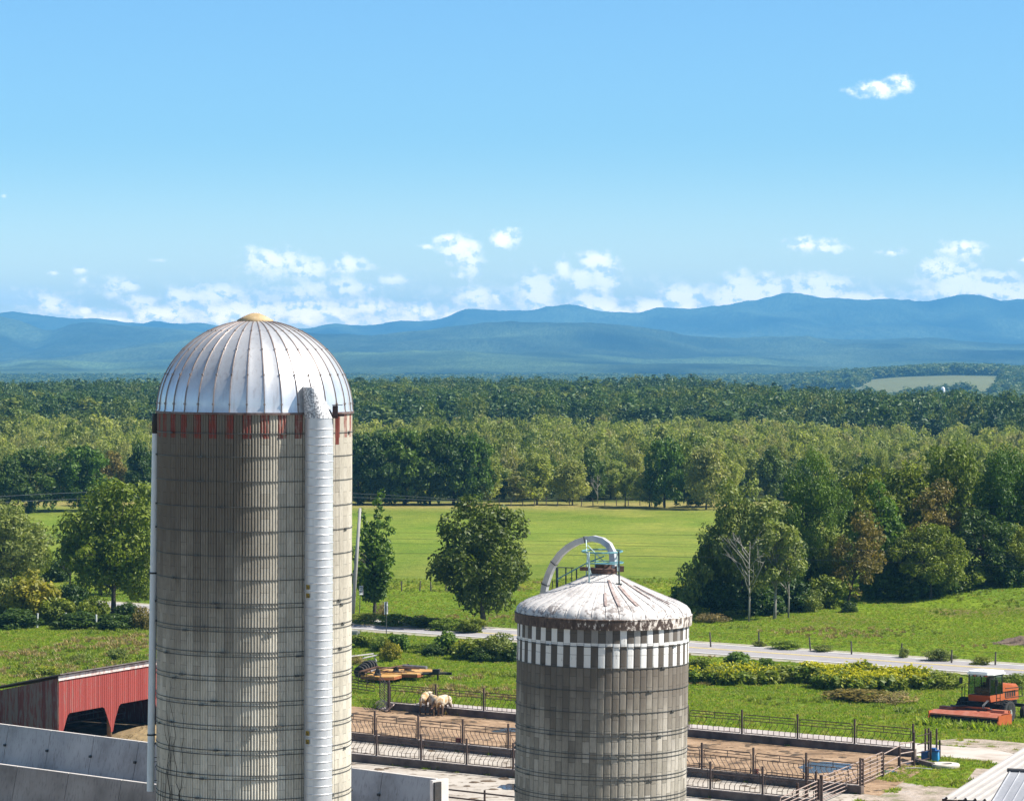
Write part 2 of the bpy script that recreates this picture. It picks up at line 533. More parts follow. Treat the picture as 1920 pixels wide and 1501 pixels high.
LM = {
 'maple': leaf_mat('maple_leaves', (.065, .125, .010), (.095, .155, .013)),
 'dark': leaf_mat('dark_leaves', (.040, .080, .011), (.062, .105, .014)),
 'olive': leaf_mat('olive_leaves', (.12, .165, .012), (.16, .195, .016)),
 'grey': leaf_mat('greygreen_leaves', (.165, .205, .045), (.20, .23, .055)),
 'light': leaf_mat('light_leaves', (.225, .265, .06), (.29, .315, .08), .42, (.25, .245, .09)),
 'yellow': leaf_mat('yellow_leaves', (.25, .235, .025), (.30, .26, .03), .35),
 'brown': leaf_mat('brown_leaves', (.17, .135, .030), (.19, .155, .035)),
 'lone': leaf_mat('lone_tree_leaves', (.075, .105, .010), (.08, .112, .012)),
 'wood': leaf_mat('mixed_wood_leaves', (.050, .095, .016), (.085, .13, .018), .28, (.135, .16, .022)),
 'pine': leaf_mat('pine_needles', (.038, .078, .022), (.052, .095, .026), .12),
 'weed': leaf_mat('weed_leaves', (.15, .215, .022), (.22, .25, .04), .35),
 'rod': leaf_mat('goldenrod_flowers', (.42, .40, .008), (.50, .47, .015), .35),
 'grass': leaf_mat('grass_blades', (.175, .265, .022), (.24, .315, .03), .5, (.30, .29, .07)),
 'sumac': leaf_mat('sumac_leaves', (.09, .165, .016), (.13, .205, .02), .35),
 'straw': leaf_mat('straw_stems', (.24, .18, .08), (.30, .24, .11), .3),
}
BARK = M('bark', [(.045, .036, .028), (.10, .085, .07)], 2.5, .9, bump=.5, bdist=.05)
PALEBARK = M('pale_bark', [(.16, .145, .125), (.30, .285, .255)], 3, .85, bump=.3, bdist=.03)
DARKBARK = M('dark_bark', [(.03, .025, .02), (.06, .05, .04)], 2.5, .9)

def rand_dirs(n, r):
    d = r.normal(size=(n, 3))
    return d / np.linalg.norm(d, axis=1, keepdims=True)

def leaves(C, Rr, n, size, r, flat=.8, up=.35, aspect=1.7):
    """n small leaf faces around clump centres C with radii Rr."""
    C, Rr = np.asarray(C, float), np.asarray(Rr, float)
    w = Rr ** 2
    idx = r.choice(len(C), n, p=w / w.sum())
    d = rand_dirs(n, r)
    p = C[idx] + d * (Rr[idx] * (.35 + .75 * np.sqrt(r.random(n))))[:, None] * np.array((1, 1, flat))
    nn = d * .7 + rand_dirs(n, r) * .75 + np.array((0, 0, up))
    nn /= np.linalg.norm(nn, axis=1, keepdims=True)
    t = np.cross(nn, rand_dirs(n, r)); t /= np.linalg.norm(t, axis=1, keepdims=True)
    b = np.cross(nn, t)
    s = size * (.55 + .9 * r.random(n))[:, None]
    q = np.stack([p - t * s * .5 * aspect, p - b * s * .42 + nn * s * .08, p + t * s * .5 * aspect, p + b * s * .42 + nn * s * .08], 1)
    clump = r.random(len(C))
    lv = .55 * r.random(n) + .45 * clump[idx]
    return q.reshape(-1, 3), np.arange(4 * n).reshape(-1, 4), lv

def crown_clumps(kind, r, H=10.0):
    if kind == 'conifer':
        C, R = [], []
        for z in np.linspace(.16, .97, 15):
            rad = (1 - z) ** .8 * .27 * H
            k = max(2, int(9 * (1 - z) + 2))
            for a in np.arange(k) * 2 * PI / k + r.random() * 6:
                q = .62 + .5 * r.random()
                C.append((rad * q * math.cos(a), rad * q * math.sin(a), z * H - .02 * H * r.random()))
                R.append(max(.035, rad / H * .42) * H)
        return C, R
    par = {'round': (96, .41, .41, .51, .46, .088), 'broad': (118, .51, .51, .51, .45, .092), 'tall': (66, .23, .23, .52, .48, .078),
           'loose': (64, .37, .37, .56, .42, .072), 'bush': (46, .55, .55, .44, .46, .17), 'low': (40, .8, .8, .4, .5, .2)}[kind]
    n, a, b, zc, c, cr = par
    C, R = [], []
    lob = [(rand_dirs(1, r)[0], .75 + .45 * r.random()) for _ in range(9)]
    while len(C) < n:
        d = rand_dirs(1, r)[0]
        k = 1.0
        for l, s_ in lob:
            k += (s_ - 1) * max(0, float(d @ l)) ** 3 * 1.1
        q = (r.random() ** .38) * k
        z = zc + d[2] * c * q
        if z < .07 and kind not in ('bush', 'low'): continue
        if z < .06: continue
        sq = 1 - .25 * max(0, d[2])
        C.append((d[0] * a * q * sq * H, d[1] * b * q * sq * H, z * H))
        R.append(cr * H * (.6 + .75 * r.random()))
    return C, R

def poplar_clumps(r, H=10.0):
    """Upright, irregular tree of several ascending limbs."""
    C, R = [], []
    for (a, top, lean) in ((.5, 1.0, .04), (1.3, .72, .22), (3.4, .60, .24), (2.4, .86, .10), (0.1, .80, .14), (5.0, .55, .2)):
        for q in np.linspace(.15, 1, 13):
            z = .12 + (top - .12) * q
            w = lean * q ** .8
            C.append(((w * math.cos(a) + r.normal() * .022) * H, (w * math.sin(a) + r.normal() * .022) * H, z * H))
            R.append(H * (.085 - .05 * q) * (.7 + .6 * r.random()))
    return C, R

def trunk_mb(C, r, H, rad, limbs=14, zb=.5, mat=None):
    m = MB()
    pts, rr = [], []
    top = .72
    wob = r.normal(size=(2,)) * .02
    for q in np.linspace(0, 1, 7):
        z = -.02 + top * q
        pts.append((wob[0] * q * H + math.sin(q * 4) * .006 * H, wob[1] * q * H, z * H))
        rr.append(rad * H * (1.25 if q == 0 else (1 - .82 * q)))
    m.tube(pts, rr, 8)
    if len(C):
        order = r.permutation(len(C))[:limbs]
        for i in order:
            c = np.array(C[i])
            z0 = min(.2 + .42 * r.random(), c[2] / H * .8)
            q = z0 / top
            p0 = Vector((wob[0] * q * H, wob[1] * q * H, z0 * H))
            p2 = Vector(c)
            p1 = p0.lerp(p2, .5) + Vector((0, 0, .03 * H))
            m.tube([p0, p0.lerp(p1, .6) , p1, p2], [rad * H * .42, rad * H * .33, rad * H * .25, rad * H * .08], 5)
    return m

def tree_mesh(kind, seed, n, size, lm, H=10.0, rad=.02, bark=BARK, limbs=14):
    r = np.random.default_rng(seed)
    C, R = poplar_clumps(r, H) if kind == 'poplar' else crown_clumps(kind, r, H)
    V, Q, lv = leaves(C, R, n, size, r, flat=.55 if kind == 'conifer' else .8)
    crown = mesh_np('crown', V, Q, lm, False, lv)
    tr = trunk_mb(C, r, H, rad, limbs).mesh('trunk', bark, True) if limbs is not None else None
    return tr, crown

def joined(kind, seed, n, size, lm, trunk=True, rad=.02, bark=BARK, limbs=5):
    """Crown and trunk in one mesh, for the woods that nobody could count."""
    r = np.random.default_rng(seed)
    C, R = crown_clumps(kind, r)
    V, Q, lv = leaves(C, R, n, size, r, flat=.55 if kind == 'conifer' else .8)
    me = mesh_np('wood_tree', V, Q, lm, False, lv)
    return me

def plant_tree(name, px, by, ty, w, meshes, label, group=None, mat=None, rz=None, lean=0.0, cat='tree', base=None):
    """A tree whose foot stands under pixel (px,by), as tall as the photograph shows it."""
    p = base if base is not None else G(px, by)
    top = CAMZ - (ty - 650) * p.y / F
    H = max(top - p.z, 1.0)
    W = w * p.y / F
    t = thing(name, label, cat, p, RNG.random() * 6 if rz is None else rz, group)
    tr, cr = meshes
    ext = getattr(cr, 'name', '')
    kx = W / CROWN_W[cr.name]
    kz = H / CROWN_H[cr.name]
    t.scale = (kx, kx, kz)
    if lean: t.rotation_euler[1] = lean
    if tr is not None: obj('trunk', tr, t)
    obj('crown', cr, t)
    return t

CROWN_W, CROWN_H = {}, {}
def reg(pair):
    me = pair[1]
    a = np.empty(len(me.vertices) * 3, np.float32)
    me.vertices.foreach_get('co', a)
    a = a.reshape(-1, 3)
    lo, hi = np.percentile(a, 1, 0), np.percentile(a, 99, 0)
    CROWN_W[me.name] = float((hi - lo)[:2].mean())
    CROWN_H[me.name] = float(np.percentile(a[:, 2], 99.6))
    return pair

NEAR = 8500
T = {}
for key, kind, seed, n, size, lm, rad, bark, limbs in (
    ('maple1', 'round', 101, 27300, 0.14, 'maple', .022, BARK, 16), ('lone', 'round', 117, 14000, .20, 'lone', .022, BARK, 16), ('maple2', 'broad', 102, 29400, 0.15, 'maple', .022, BARK, 18),
    ('olive1', 'round', 103, 13000, .21, 'olive', .02, BARK, 16), ('olive2', 'broad', 104, 13500, .21, 'olive', .02, BARK, 18), ('olive3', 'tall', 105, 7500, .2, 'olive', .016, BARK, 12),
    ('grey1', 'loose', 106, 6500, .21, 'grey', .016, PALEBARK, 22), ('brown1', 'loose', 107, 5200, .21, 'brown', .018, BARK, 24), ('grey2', 'round', 108, 11000, .21, 'grey', .018, BARK, 14),
    ('sumac1', 'tall', 109, 4200, .28, 'sumac', .014, BARK, 12), ('poplar', 'poplar', 110, 5200, .22, 'maple', .016, DARKBARK, 26), ('dark1', 'broad', 111, 8000, .26, 'dark', .022, DARKBARK, 14),
    ('dark2', 'round', 112, 7500, .26, 'dark', .02, DARKBARK, 14)):
    T[key] = reg(tree_mesh(kind, seed, n, size, LM[lm], 10.0, rad, bark, limbs))
B = {}
for key, kind, seed, n, size, lm in (('bush_dark', 'bush', 121, 4200, .62, 'dark'), ('bush_olive', 'bush', 122, 4200, .6, 'olive'), ('bush_yellow', 'bush', 123, 3800, .55, 'yellow'),
    ('bush_grey', 'bush', 124, 4200, .5, 'grey'), ('bush_sumac', 'bush', 125, 3000, .75, 'sumac'), ('bush_weed', 'low', 126, 3000, .6, 'weed'), ('bush_brown', 'bush', 127, 3600, .5, 'brown'), ('bush_straw', 'low', 128, 2600, .5, 'straw')):
    B[key] = reg(tree_mesh(kind, seed, n, size, LM[lm], 10.0, limbs=None))
MIDT = {}
for key, kind, seed, n, size, lm, rad, bark in (
    ('mdark1', 'round', 131, 5460, 0.33, 'dark', .022, DARKBARK), ('mdark2', 'broad', 132, 6090, 0.33, 'dark', .022, DARKBARK), ('mdark3', 'round', 133, 5460, 0.33, 'maple', .022, DARKBARK),
    ('mlight1', 'loose', 134, 3780, 0.28, 'light', .014, BARK), ('mlight2', 'tall', 135, 3570, 0.28, 'light', .014, BARK), ('mlight3', 'round', 136, 4830, 0.30, 'light', .014, BARK),
    ('mwood1', 'round', 137, 4200, 0.36, 'wood', .018, DARKBARK), ('mwood2', 'broad', 138, 4620, 0.36, 'wood', .018, DARKBARK), ('mwood3', 'tall', 139, 3360, 0.33, 'wood', .016, DARKBARK),
    ('mpine1', 'conifer', 140, 3990, 0.33, 'pine', .016, DARKBARK), ('mbrown', 'loose', 141, 3360, 0.28, 'brown', .014, BARK), ('molive', 'round', 142, 4830, 0.32, 'olive', .018, BARK)):
    MIDT[key] = reg(tree_mesh(kind, seed, n, size, LM[lm], 10.0, rad, bark, 10))

# ---- the grove right of the chequered silo
GROVE = 'trees of the grove beyond the road'
for (name, px, by, ty, w, key, lab) in (
    ('maple_tree', 1512, 1128, 853, 128, 'maple2', 'tall dark green tree whose crown tops the middle of the grove'),
    ('leafy_tree', 1392, 1152, 905, 128, 'grey2', 'broad grey green tree at the field edge of the grove'),
    ('birch_tree', 1452, 1160, 935, 104, 'grey1', 'birch with a pale trunk and thin grey green leaves'),
    ('leafy_tree', 1345, 1150, 992, 78, 'olive1', 'dark green tree leaning over the pasture at the end of the grove'),
    ('autumn_tree', 1588, 1133, 958, 92, 'brown1', 'rust brown tree with a slanting trunk in the grove'),
    ('poplar_tree', 1650, 1118, 905, 74, 'sumac1', 'slim bright green tree beside the rust brown tree'),
    ('leafy_tree', 1625, 1105, 880, 110, 'olive1', 'olive green tree standing behind the slim bright green tree'),
    ('leafy_tree', 1700, 1085, 870, 104, 'olive3', 'narrow olive tree filling the gap behind the brown topped tree'),
    ('autumn_tree', 1762, 1095, 902, 100, 'brown1', 'brown topped tree below the tallest olive crown'),
    ('leafy_tree', 1797, 1078, 836, 150, 'olive2', 'tallest olive green tree with a wide rounded crown'),
    ('leafy_tree', 1893, 1088, 845, 128, 'maple1', 'dark green tree cut by the edge of the picture'),
    ('leafy_tree', 1745, 1122, 985, 120, 'olive2', 'low olive tree with a spreading crown on the crest of the mound'),
    ('leafy_tree', 1842, 1098, 958, 110, 'dark2', 'shaded dark tree behind the round grey bush'),
    ('leafy_tree', 1908, 1096, 985, 84, 'olive1', 'small olive tree in shade by the right end of the grove'),
    ('leafy_tree', 1560, 1128, 1000, 80, 'olive1', 'small olive tree between the birch and the rust brown tree'),
    ('leafy_tree', 1470, 1140, 1000, 90, 'dark1', 'low dark tree in the shade below the tall dark green crown'),
    ('leafy_tree', 1690, 1118, 1010, 84, 'dark1', 'low dark tree between the slim green tree and the spreading olive'),
    ('leafy_tree', 1930, 1080, 900, 110, 'olive2', 'olive tree half outside the picture at the end of the grove')):
    m = T[key]
    plant_tree(name, px, by, ty, w, m, lab, GROVE, lean=.22 if 'slanting' in lab else 0, rz=0.0 if 'slanting' in lab else None)

def limb_tree(name, px, by, ty, label, mat, seed, spread=.35, cat='tree', n=11):
    """A bare or dead tree: trunk and forking limbs."""
    r = np.random.default_rng(seed)
    p = G(px, by)
    H = CAMZ - (ty - 650) * p.y / F - p.z
    t = thing(name, label, cat, p)
    m = MB(); l = MB()
    m.tube([(0, 0, -.2), (.05, 0, H * .3), (.0, .1, H * .6), (.12, 0, H * .95)], [H * .013, H * .011, H * .008, H * .002], 6)
    for i in range(n):
        z = H * (.3 + .6 * i / n)
        a = r.random() * 2 * PI
        L = H * spread * (1.1 - .6 * i / n) * (.6 + .5 * r.random())
        d = Vector((math.cos(a), math.sin(a), .9 + .5 * r.random()))
        p0 = Vector((.03, .03, z)); p1 = p0 + d * L * .45; p2 = p1 + (d + Vector(r.normal(size=3)) * .35) * L * .5
        l.tube([p0, p1, p2], [H * .0085, H * .006, H * .002], 5)
        for _ in range(3):
            q = p1.lerp(p2, r.random()); e = q + (d + Vector(r.normal(size=3)) * .7) * L * .3
            l.tube([q, q.lerp(e, .5), e], [H * .0045, H * .003, H * .0015], 4)
    m.build('trunk', mat, t, smooth_=True); l.build('limbs', mat, t, smooth_=True)
    return t
limb_tree('dead_tree', 1404, 1166, 1008, 'bleached dead tree with bare white branches before the grove', PALEBARK, 5, .36)
limb_tree('dead_tree', 1478, 1158, 1020, 'thinner dead tree with pale forked limbs right of the birch', PALEBARK, 15, .34)
limb_tree('bare_tree', 131, 1110, 1003, 'thin bare dark tree left of the big leafy tree', DARKBARK, 6, .2)
limb_tree('bare_tree', 1120, 944, 893, 'pale leafless tree at the edge of the light woods', PALEBARK, 8, .4)

SHR = 'shrubs at the foot of the grove'
def shrub(px, by, ty, w, key, lab, group=None, name='shrub', cat='shrub'):
    p = G(px, by)
    H = CAMZ - (ty - 650) * p.y / F - p.z
    o = obj(name, B[key][1], None, (p.x, p.y, p.z - .05), RNG.random() * 6)
    k = w * p.y / F / CROWN_W[B[key][1].name]
    o.scale = (k, k, H / CROWN_H[B[key][1].name])
    return tag(o, lab, cat, group)
for (px, by, ty, w, key, lab) in (
    (1853, 1096, 1054, 80, 'bush_grey', 'rounded grey green bush on the crest at the end of the grove'),
    (1302, 1154, 1052, 76, 'bush_grey', 'tall grey green bush between chequered silo and grove'),
    (1272, 1152, 1100, 40, 'bush_sumac', 'green bush peeping out behind the chequered silo roof'),
    (1345, 1155, 1090, 90, 'bush_dark', 'dark shrub under the tree that leans over the pasture'),
    (1425, 1152, 1100, 90, 'bush_dark', 'dark shrub behind the white dead tree'),
    (1480, 1145, 1085, 80, 'bush_dark', 'dark shrub to the right of the birch trunk'),
    (1523, 1146, 1106, 50, 'bush_grey', 'small pale green bush left of the slanting trunk'),
    (1550, 1140, 1080, 60, 'bush_olive', 'olive shrub in the shade of the rust brown tree'),
    (1592, 1147, 1126, 28, 'bush_dark', 'little dark bush alone on the mown slope'),
    (1650, 1120, 1060, 70, 'bush_sumac', 'bright green shrub at the foot of the slim green tree'),
    (1700, 1122, 1070, 80, 'bush_dark', 'dark shrub under the spreading olive tree'),
    (1755, 1115, 1065, 80, 'bush_dark', 'wide dark shrub left of the rounded grey bush'),
    (1800, 1105, 1050, 80, 'bush_olive', 'olive shrub behind the rounded grey bush'),
    (1895, 1098, 1045, 70, 'bush_dark', 'dark shrub right of the rounded grey bush'),
    (1335, 1166, 1148, 60, 'bush_straw', 'dry straw coloured weeds left of the grove'),
    (1300, 1158, 1134, 40, 'bush_weed', 'yellow green weeds beside the chequered silo roof'),
    (1365, 1155, 1135, 70, 'bush_weed', 'leafy green weeds in front of the dead tree')):
    shrub(px, by, ty, w, key, lab, SHR)

# ---- trees and hedge left of the tall silo
plant_tree('leafy_tree', 213, 1149, 905, 205, T['olive2'], 'big leafy tree standing at the road left of the tall silo', None)
plant_tree('leafy_tree', 20, 1112, 944, 140, T['grey2'], 'grey green tree at the left edge of the picture')
plant_tree('leafy_tree', 60, 1100, 1010, 75, T['olive1'], 'small tree overlapping the grey green tree at the edge')
plant_tree('leafy_tree', 188, 1116, 960, 120, T['maple1'], 'second tree behind the big leafy tree, with its trunk in view')
HED = 'bushes along the lane left of the tall silo'
for (px, by, ty, w, key, lab) in (
    (64, 1170, 1072, 92, 'bush_yellow', 'yellowing bush with small leaves on the lane'),
    (10, 1165, 1085, 70, 'bush_grey', 'grey green bush at the left edge below the tree'),
    (138, 1166, 1092, 56, 'bush_dark', 'dark round bush below the thin bare tree'),
    (105, 1172, 1120, 60, 'bush_olive', 'olive bush between yellowing bush and dark bush'),
    (178, 1172, 1118, 50, 'bush_olive', 'olive bush with open twigs before the road'),
    (238, 1172, 1128, 48, 'bush_dark', 'dark bush at the foot of the big leafy tree'),
    (270, 1180, 1136, 42, 'bush_brown', 'brownish bush beside the white pipe of the tall silo'),
    (30, 1178, 1140, 80, 'bush_dark', 'low dark bush under the yellowing bush'),
    (150, 1178, 1146, 90, 'bush_dark', 'low dark hedge bush behind the pale posts'),
    (215, 1180, 1150, 70, 'bush_dark', 'low dark hedge bush near the big trunk'),
    (107, 1090, 1048, 54, 'bush_dark', 'dark bush far out on the pasture'),
    (222, 1236, 1214, 40, 'bush_grey', 'silvery weed clump on the grass above the red shed'),
    (150, 1240, 1226, 26, 'bush_grey', 'small silvery weed on the grass above the red shed')):
    shrub(px, by, ty, w, key, lab, HED)

# ---- single trees on the pasture
plant_tree('maple_tree', 907, 1174, 936, 184, T['lone'], 'round leafy tree standing alone by the road between the silos', rz=1.0)
plant_tree('poplar_tree', 701, 1162, 930, 84, T['poplar'], 'narrow ragged tree beside the leaning utility pole', rz=.4)

# ---- dark trees and light trees along the far side of the pasture
FARG = 'dark trees on the far side of the pasture'
for i, (px, ty, w, key, lab) in enumerate((
    (672, 815, 84, 'mdark1', 'dark tree half hidden by the tall silo, far side of pasture'), (712, 810, 92, 'mdark2', 'dark tree above the narrow ragged tree, far side of pasture'),
    (760, 806, 96, 'mdark3', 'large dark tree left of the middle of the dark clump'), (806, 804, 96, 'mdark2', 'tallest dark tree in the middle of the dark clump'),
    (850, 808, 90, 'mdark1', 'dark tree on the right half of the dark clump'), (884, 818, 80, 'mdark3', 'lower dark tree that ends the dark clump'))):
    plant_tree('maple_tree', px, 946, ty, w, MIDT[key], lab, FARG)
for i, (px, by, ty, w, key, lab) in enumerate((
    (55, 960, 842, 118, 'mdark2', 'wide dark tree on the far pasture at the left edge'), (20, 962, 862, 70, 'mdark1', 'dark tree left of the wide dark tree on the far pasture'),
    (150, 958, 838, 108, 'mdark3', 'dark tree right of the wide dark tree on the far pasture'), (208, 948, 846, 62, 'mbrown', 'brownish tree between dark trees on the far pasture'),
    (266, 950, 832, 62, 'mdark1', 'dark tree just left of the white silo pipe'))):
    plant_tree('maple_tree', px, by, ty, w, MIDT[key], lab, FARG)
ROW = 'trees in the row along the far fence'
for (px, by, ty, w, key, lab) in (
    (916, 944, 842, 52, 'mlight2', 'yellow green tree right beside the dark clump'), (1007, 947, 836, 56, 'mlight2', 'tall thin light tree with a long bare trunk in the far row'),
    (1073, 947, 862, 62, 'mlight3', 'small round light tree in the far row'), (1172, 949, 868, 54, 'mlight1', 'light tree above the arched pipe in the far row'),
    (1218, 950, 872, 46, 'mlight2', 'thin light tree left of the lone dark tree in the far row'), (1246, 952, 822, 78, 'mdark3', 'lone dark green tree in the light far row'),
    (1305, 951, 900, 42, 'mwood1', 'short dark tree right of the lone dark tree'), (1324, 955, 838, 76, 'mlight3', 'tall light tree at the right end of the far row'),
    (1362, 950, 850, 60, 'mlight1', 'light tree behind the left end of the grove')):
    plant_tree('poplar_tree' if 'light' in key else 'leafy_tree', px, by, ty, w, MIDT[key], lab, ROW)

# ------------------------------------------------------------------ woods and scattered growth through geometry nodes
def scatter(name, pts, scl, rot, idx, variants, label, kind='stuff'):
    """One object that sets copies of the variant meshes on its points."""
    c = bpy.data.collections.new(name + '_kinds')
    for i, me in enumerate(variants):
        c.objects.link(bpy.data.objects.new('%s_kind_%02d' % (name, i), me))
    me = bpy.data.meshes.new(name)
    n = len(pts)
    me.vertices.add(n)
    me.vertices.foreach_set('co', np.asarray(pts, np.float32).ravel())
    a = me.attributes.new('turn', 'FLOAT_VECTOR', 'POINT'); a.data.foreach_set('vector', np.asarray(rot, np.float32).ravel())
    a = me.attributes.new('size', 'FLOAT_VECTOR', 'POINT'); a.data.foreach_set('vector', np.asarray(scl, np.float32).ravel())
    a = me.attributes.new('kind_no', 'INT', 'POINT'); a.data.foreach_set('value', np.asarray(idx, np.int32))
    o = obj(name, me)
    ng = bpy.data.node_groups.new(name + '_scatter', 'GeometryNodeTree')
    ng.interface.new_socket('Geometry', in_out='INPUT', socket_type='NodeSocketGeometry')
    ng.interface.new_socket('Geometry', in_out='OUTPUT', socket_type='NodeSocketGeometry')
    N, L = ng.nodes.new, ng.links.new
    gi, go = N('NodeGroupInput'), N('NodeGroupOutput')
    iop = N('GeometryNodeInstanceOnPoints')
    ci = N('GeometryNodeCollectionInfo')
    ci.inputs['Collection'].default_value = c
    ci.inputs['Separate Children'].default_value = True
    ci.inputs['Reset Children'].default_value = True
    iop.inputs['Pick Instance'].default_value = True
    L(gi.outputs[0], iop.inputs['Points']); L(ci.outputs[0], iop.inputs['Instance'])
    for nm, ty, sk in (('turn', 'FLOAT_VECTOR', 'Rotation'), ('size', 'FLOAT_VECTOR', 'Scale'), ('kind_no', 'INT', 'Instance Index')):
        na = N('GeometryNodeInputNamedAttribute'); na.data_type = ty
        na.inputs['Name'].default_value = nm
        L(na.outputs[0], iop.inputs[sk])
    L(iop.outputs[0], go.inputs[0])
    mo = o.modifiers.new('scatter', 'NODES')
    mo.node_group = ng
    return tag(o, label, None, None, kind)

def jitter_grid(y0, y1, step, half, seed, xlo=None):
    """Staggered points over a wedge of land in front of the camera."""
    r = np.random.default_rng(seed)
    out = []
    y = y0
    while y < y1:
        x = np.arange(-half * y, half * y, step)
        out.append(np.stack([x + r.uniform(-.5, .5, len(x)) * step * .95, y + r.uniform(-.5, .5, len(x)) * step], -1))
        y += step * .9
    return np.concatenate(out), r

def ZSC(P):
    return np.stack([P[:, 0], P[:, 1], height(P[:, 0], P[:, 1]) - .1], -1)

WHALF = .185
# light woodland
P1, r1 = jitter_grid(520, 792, 4.1, WHALF, 61)
edge = 517 + 7 * fbm(P1[:, 0] / 14, P1[:, 0] * 0, 3, 4)
keep = (P1[:, 1] > edge) & (fbm(P1[:, 0] / 7, P1[:, 1] / 9, 3, 58) > .34 + .12 * r1.random(len(P1)))
P1 = P1[keep]
n = len(P1)
H1 = (2.6 + 4.4 * r1.random(n) ** 1.6 + 3.6 * fbm(P1[:, 0] / 30, P1[:, 1] / 40, 3, 8)) + 2.6 * smooth(520, 700, P1[:, 1])
W1 = (H1 * .55 + 3.0) * (.55 + .9 * r1.random(n)) * .56
LV = [joined(k, s, 1500, .36, LM[l]) for k, s, l in (('loose', 201, 'light'), ('round', 202, 'light'), ('tall', 203, 'light'), ('round', 204, 'light'), ('loose', 205, 'olive'), ('tall', 206, 'grey'), ('round', 207, 'grey'), ('round', 208, 'wood'))]
lw = [reg((None, m)) for m in LV]
idx1 = r1.choice(8, n, p=(.17, .2, .17, .2, .08, .07, .06, .05))
patch = fbm(P1[:, 0] / 55, P1[:, 1] / 90, 3, 77)
idx1 = np.where((P1[:, 1] < 545) & (r1.random(n) < .4), r1.choice([4, 6, 7, 7], n), idx1)
idx1 = np.where((patch > .68) & (r1.random(n) < .5), 7, idx1)
# deep dark wood behind, up to the ridge line
P2, r2 = jitter_grid(800, 1430, 6.6, WHALF, 62)
a2 = P2[:, 0] / P2[:, 1]
end = np.interp(a2, [-.19, -.16, -.11, -.05, .0, .05, .09, .13, .16, .19], [1230, 1260, 1330, 1420, 1420, 1400, 1240, 1060, 1000, 990])
start = np.interp(a2, [-.19, -.1, 0, .06, .1, .19], [760, 770, 790, 800, 790, 770])
k2 = (P2[:, 1] < end) & (P2[:, 1] > start)
P2, a2 = P2[k2], a2[k2]
n2_ = len(P2)
rr = smooth(.05, .12, a2)
H2 = (9.0 + 5.5 * r2.random(n2_) ** 1.3 + 4.5 * (fbm(P2[:, 0] / 50, P2[:, 1] / 70, 3, 9) - .4)) + 1.2 * rr
W2 = H2 * (.55 + .55 * r2.random(n2_)) * .85
DV = [joined(k, s, 2000, .38, LM[l]) for k, s, l in (('round', 211, 'wood'), ('broad', 212, 'wood'), ('round', 213, 'wood'), ('tall', 214, 'wood'), ('conifer', 215, 'pine'), ('round', 216, 'dark'), ('broad', 217, 'maple'), ('round', 218, 'olive'))]
[reg((None, m)) for m in DV]
pine = fbm(P2[:, 0] / 120, P2[:, 1] / 120, 3, 15)
idx2 = np.where((pine > .5) & (r2.random(n2_) < .6), 4, r2.choice(8, n2_, p=(.2, .17, .2, .1, .06, .1, .1, .07)))

def as_sizes(H, W, idx, vs):
    cw = np.array([CROWN_W[m.name] for m in vs])[idx]
    ch = np.array([CROWN_H[m.name] for m in vs])[idx]
    return np.stack([W / cw, W / cw, H / ch], -1)
S1, S2 = as_sizes(H1, W1, idx1, LV), as_sizes(H2, W2, idx2, DV)
# the trees of the woods that can be told apart are things of their own
zP1, zP2 = ZSC(P1), ZSC(P2)
front1 = np.argsort(P1[:, 1] + 3 * r1.random(n) + np.where(np.abs(P1[:, 0] / P1[:, 1]) < .165, 0, 999))[:90]
vis = np.where((np.abs(a2) < .163), 0, 9999)
fr2 = np.argsort(P2[:, 1] - start[k2] + np.where(a2 > .01, 0, 60) + vis)[:80]
tp2 = np.argsort(end[k2] - P2[:, 1] + vis)[:70]
MIDL = [MIDT[k] for k in ('mlight1', 'mlight3', 'mlight2', 'mlight3', 'molive', 'mlight2', 'mlight3', 'mwood1')]
MIDD = [MIDT[k] for k in ('mwood1', 'mwood2', 'mwood1', 'mwood3', 'mpine1', 'mdark1', 'mdark3', 'molive')]
def wood_thing(name, p, H, W, pair, label, group):
    t = thing(name, label, 'tree', p, float(RNG.random() * 6), group)
    k = W / CROWN_W[pair[1].name]
    t.scale = (k, k, H / CROWN_H[pair[1].name])
    obj('trunk', pair[0], t); obj('crown', pair[1], t)
for i in front1:
    wood_thing('young_tree', zP1[i], H1[i], W1[i], MIDL[idx1[i]], 'young tree at the front edge of the woods behind the far pasture', 'trees at the front edge of the light woods')
for i in fr2:
    pn = idx2[i] == 4
    wood_thing('pine_tree' if pn else 'forest_tree', zP2[i], H2[i], W2[i], MIDD[idx2[i]], 'pine standing at the front of the dark wooded ridge' if pn else 'leafy tree at the front of the dark wooded ridge', 'pines at the front of the dark ridge' if pn else 'leafy trees at the front of the dark ridge')
for i in tp2:
    if i in set(fr2): continue
    pn = idx2[i] == 4
    wood_thing('pine_tree' if pn else 'forest_tree', zP2[i], H2[i], W2[i], MIDD[idx2[i]], 'pine on the skyline of the dark wooded ridge' if pn else 'leafy tree on the skyline of the dark wooded ridge', 'pines on the ridge skyline' if pn else 'leafy trees on the ridge skyline')
m1 = np.ones(n, bool); m1[front1] = False
m2 = np.ones(n2_, bool); m2[fr2] = False; m2[tp2] = False
zr = lambda k, r: np.stack([r.normal(size=k) * .03, r.normal(size=k) * .03, r.random(k) * 6.28], -1)
scatter('light_woods', zP1[m1], S1[m1], zr(m1.sum(), r1), idx1[m1], LV, 'light yellow green woods behind the far pasture')
scatter('ridge_woods', zP2[m2], S2[m2], zr(m2.sum(), r2), idx2[m2], DV, 'dense dark green woods covering the ridge')
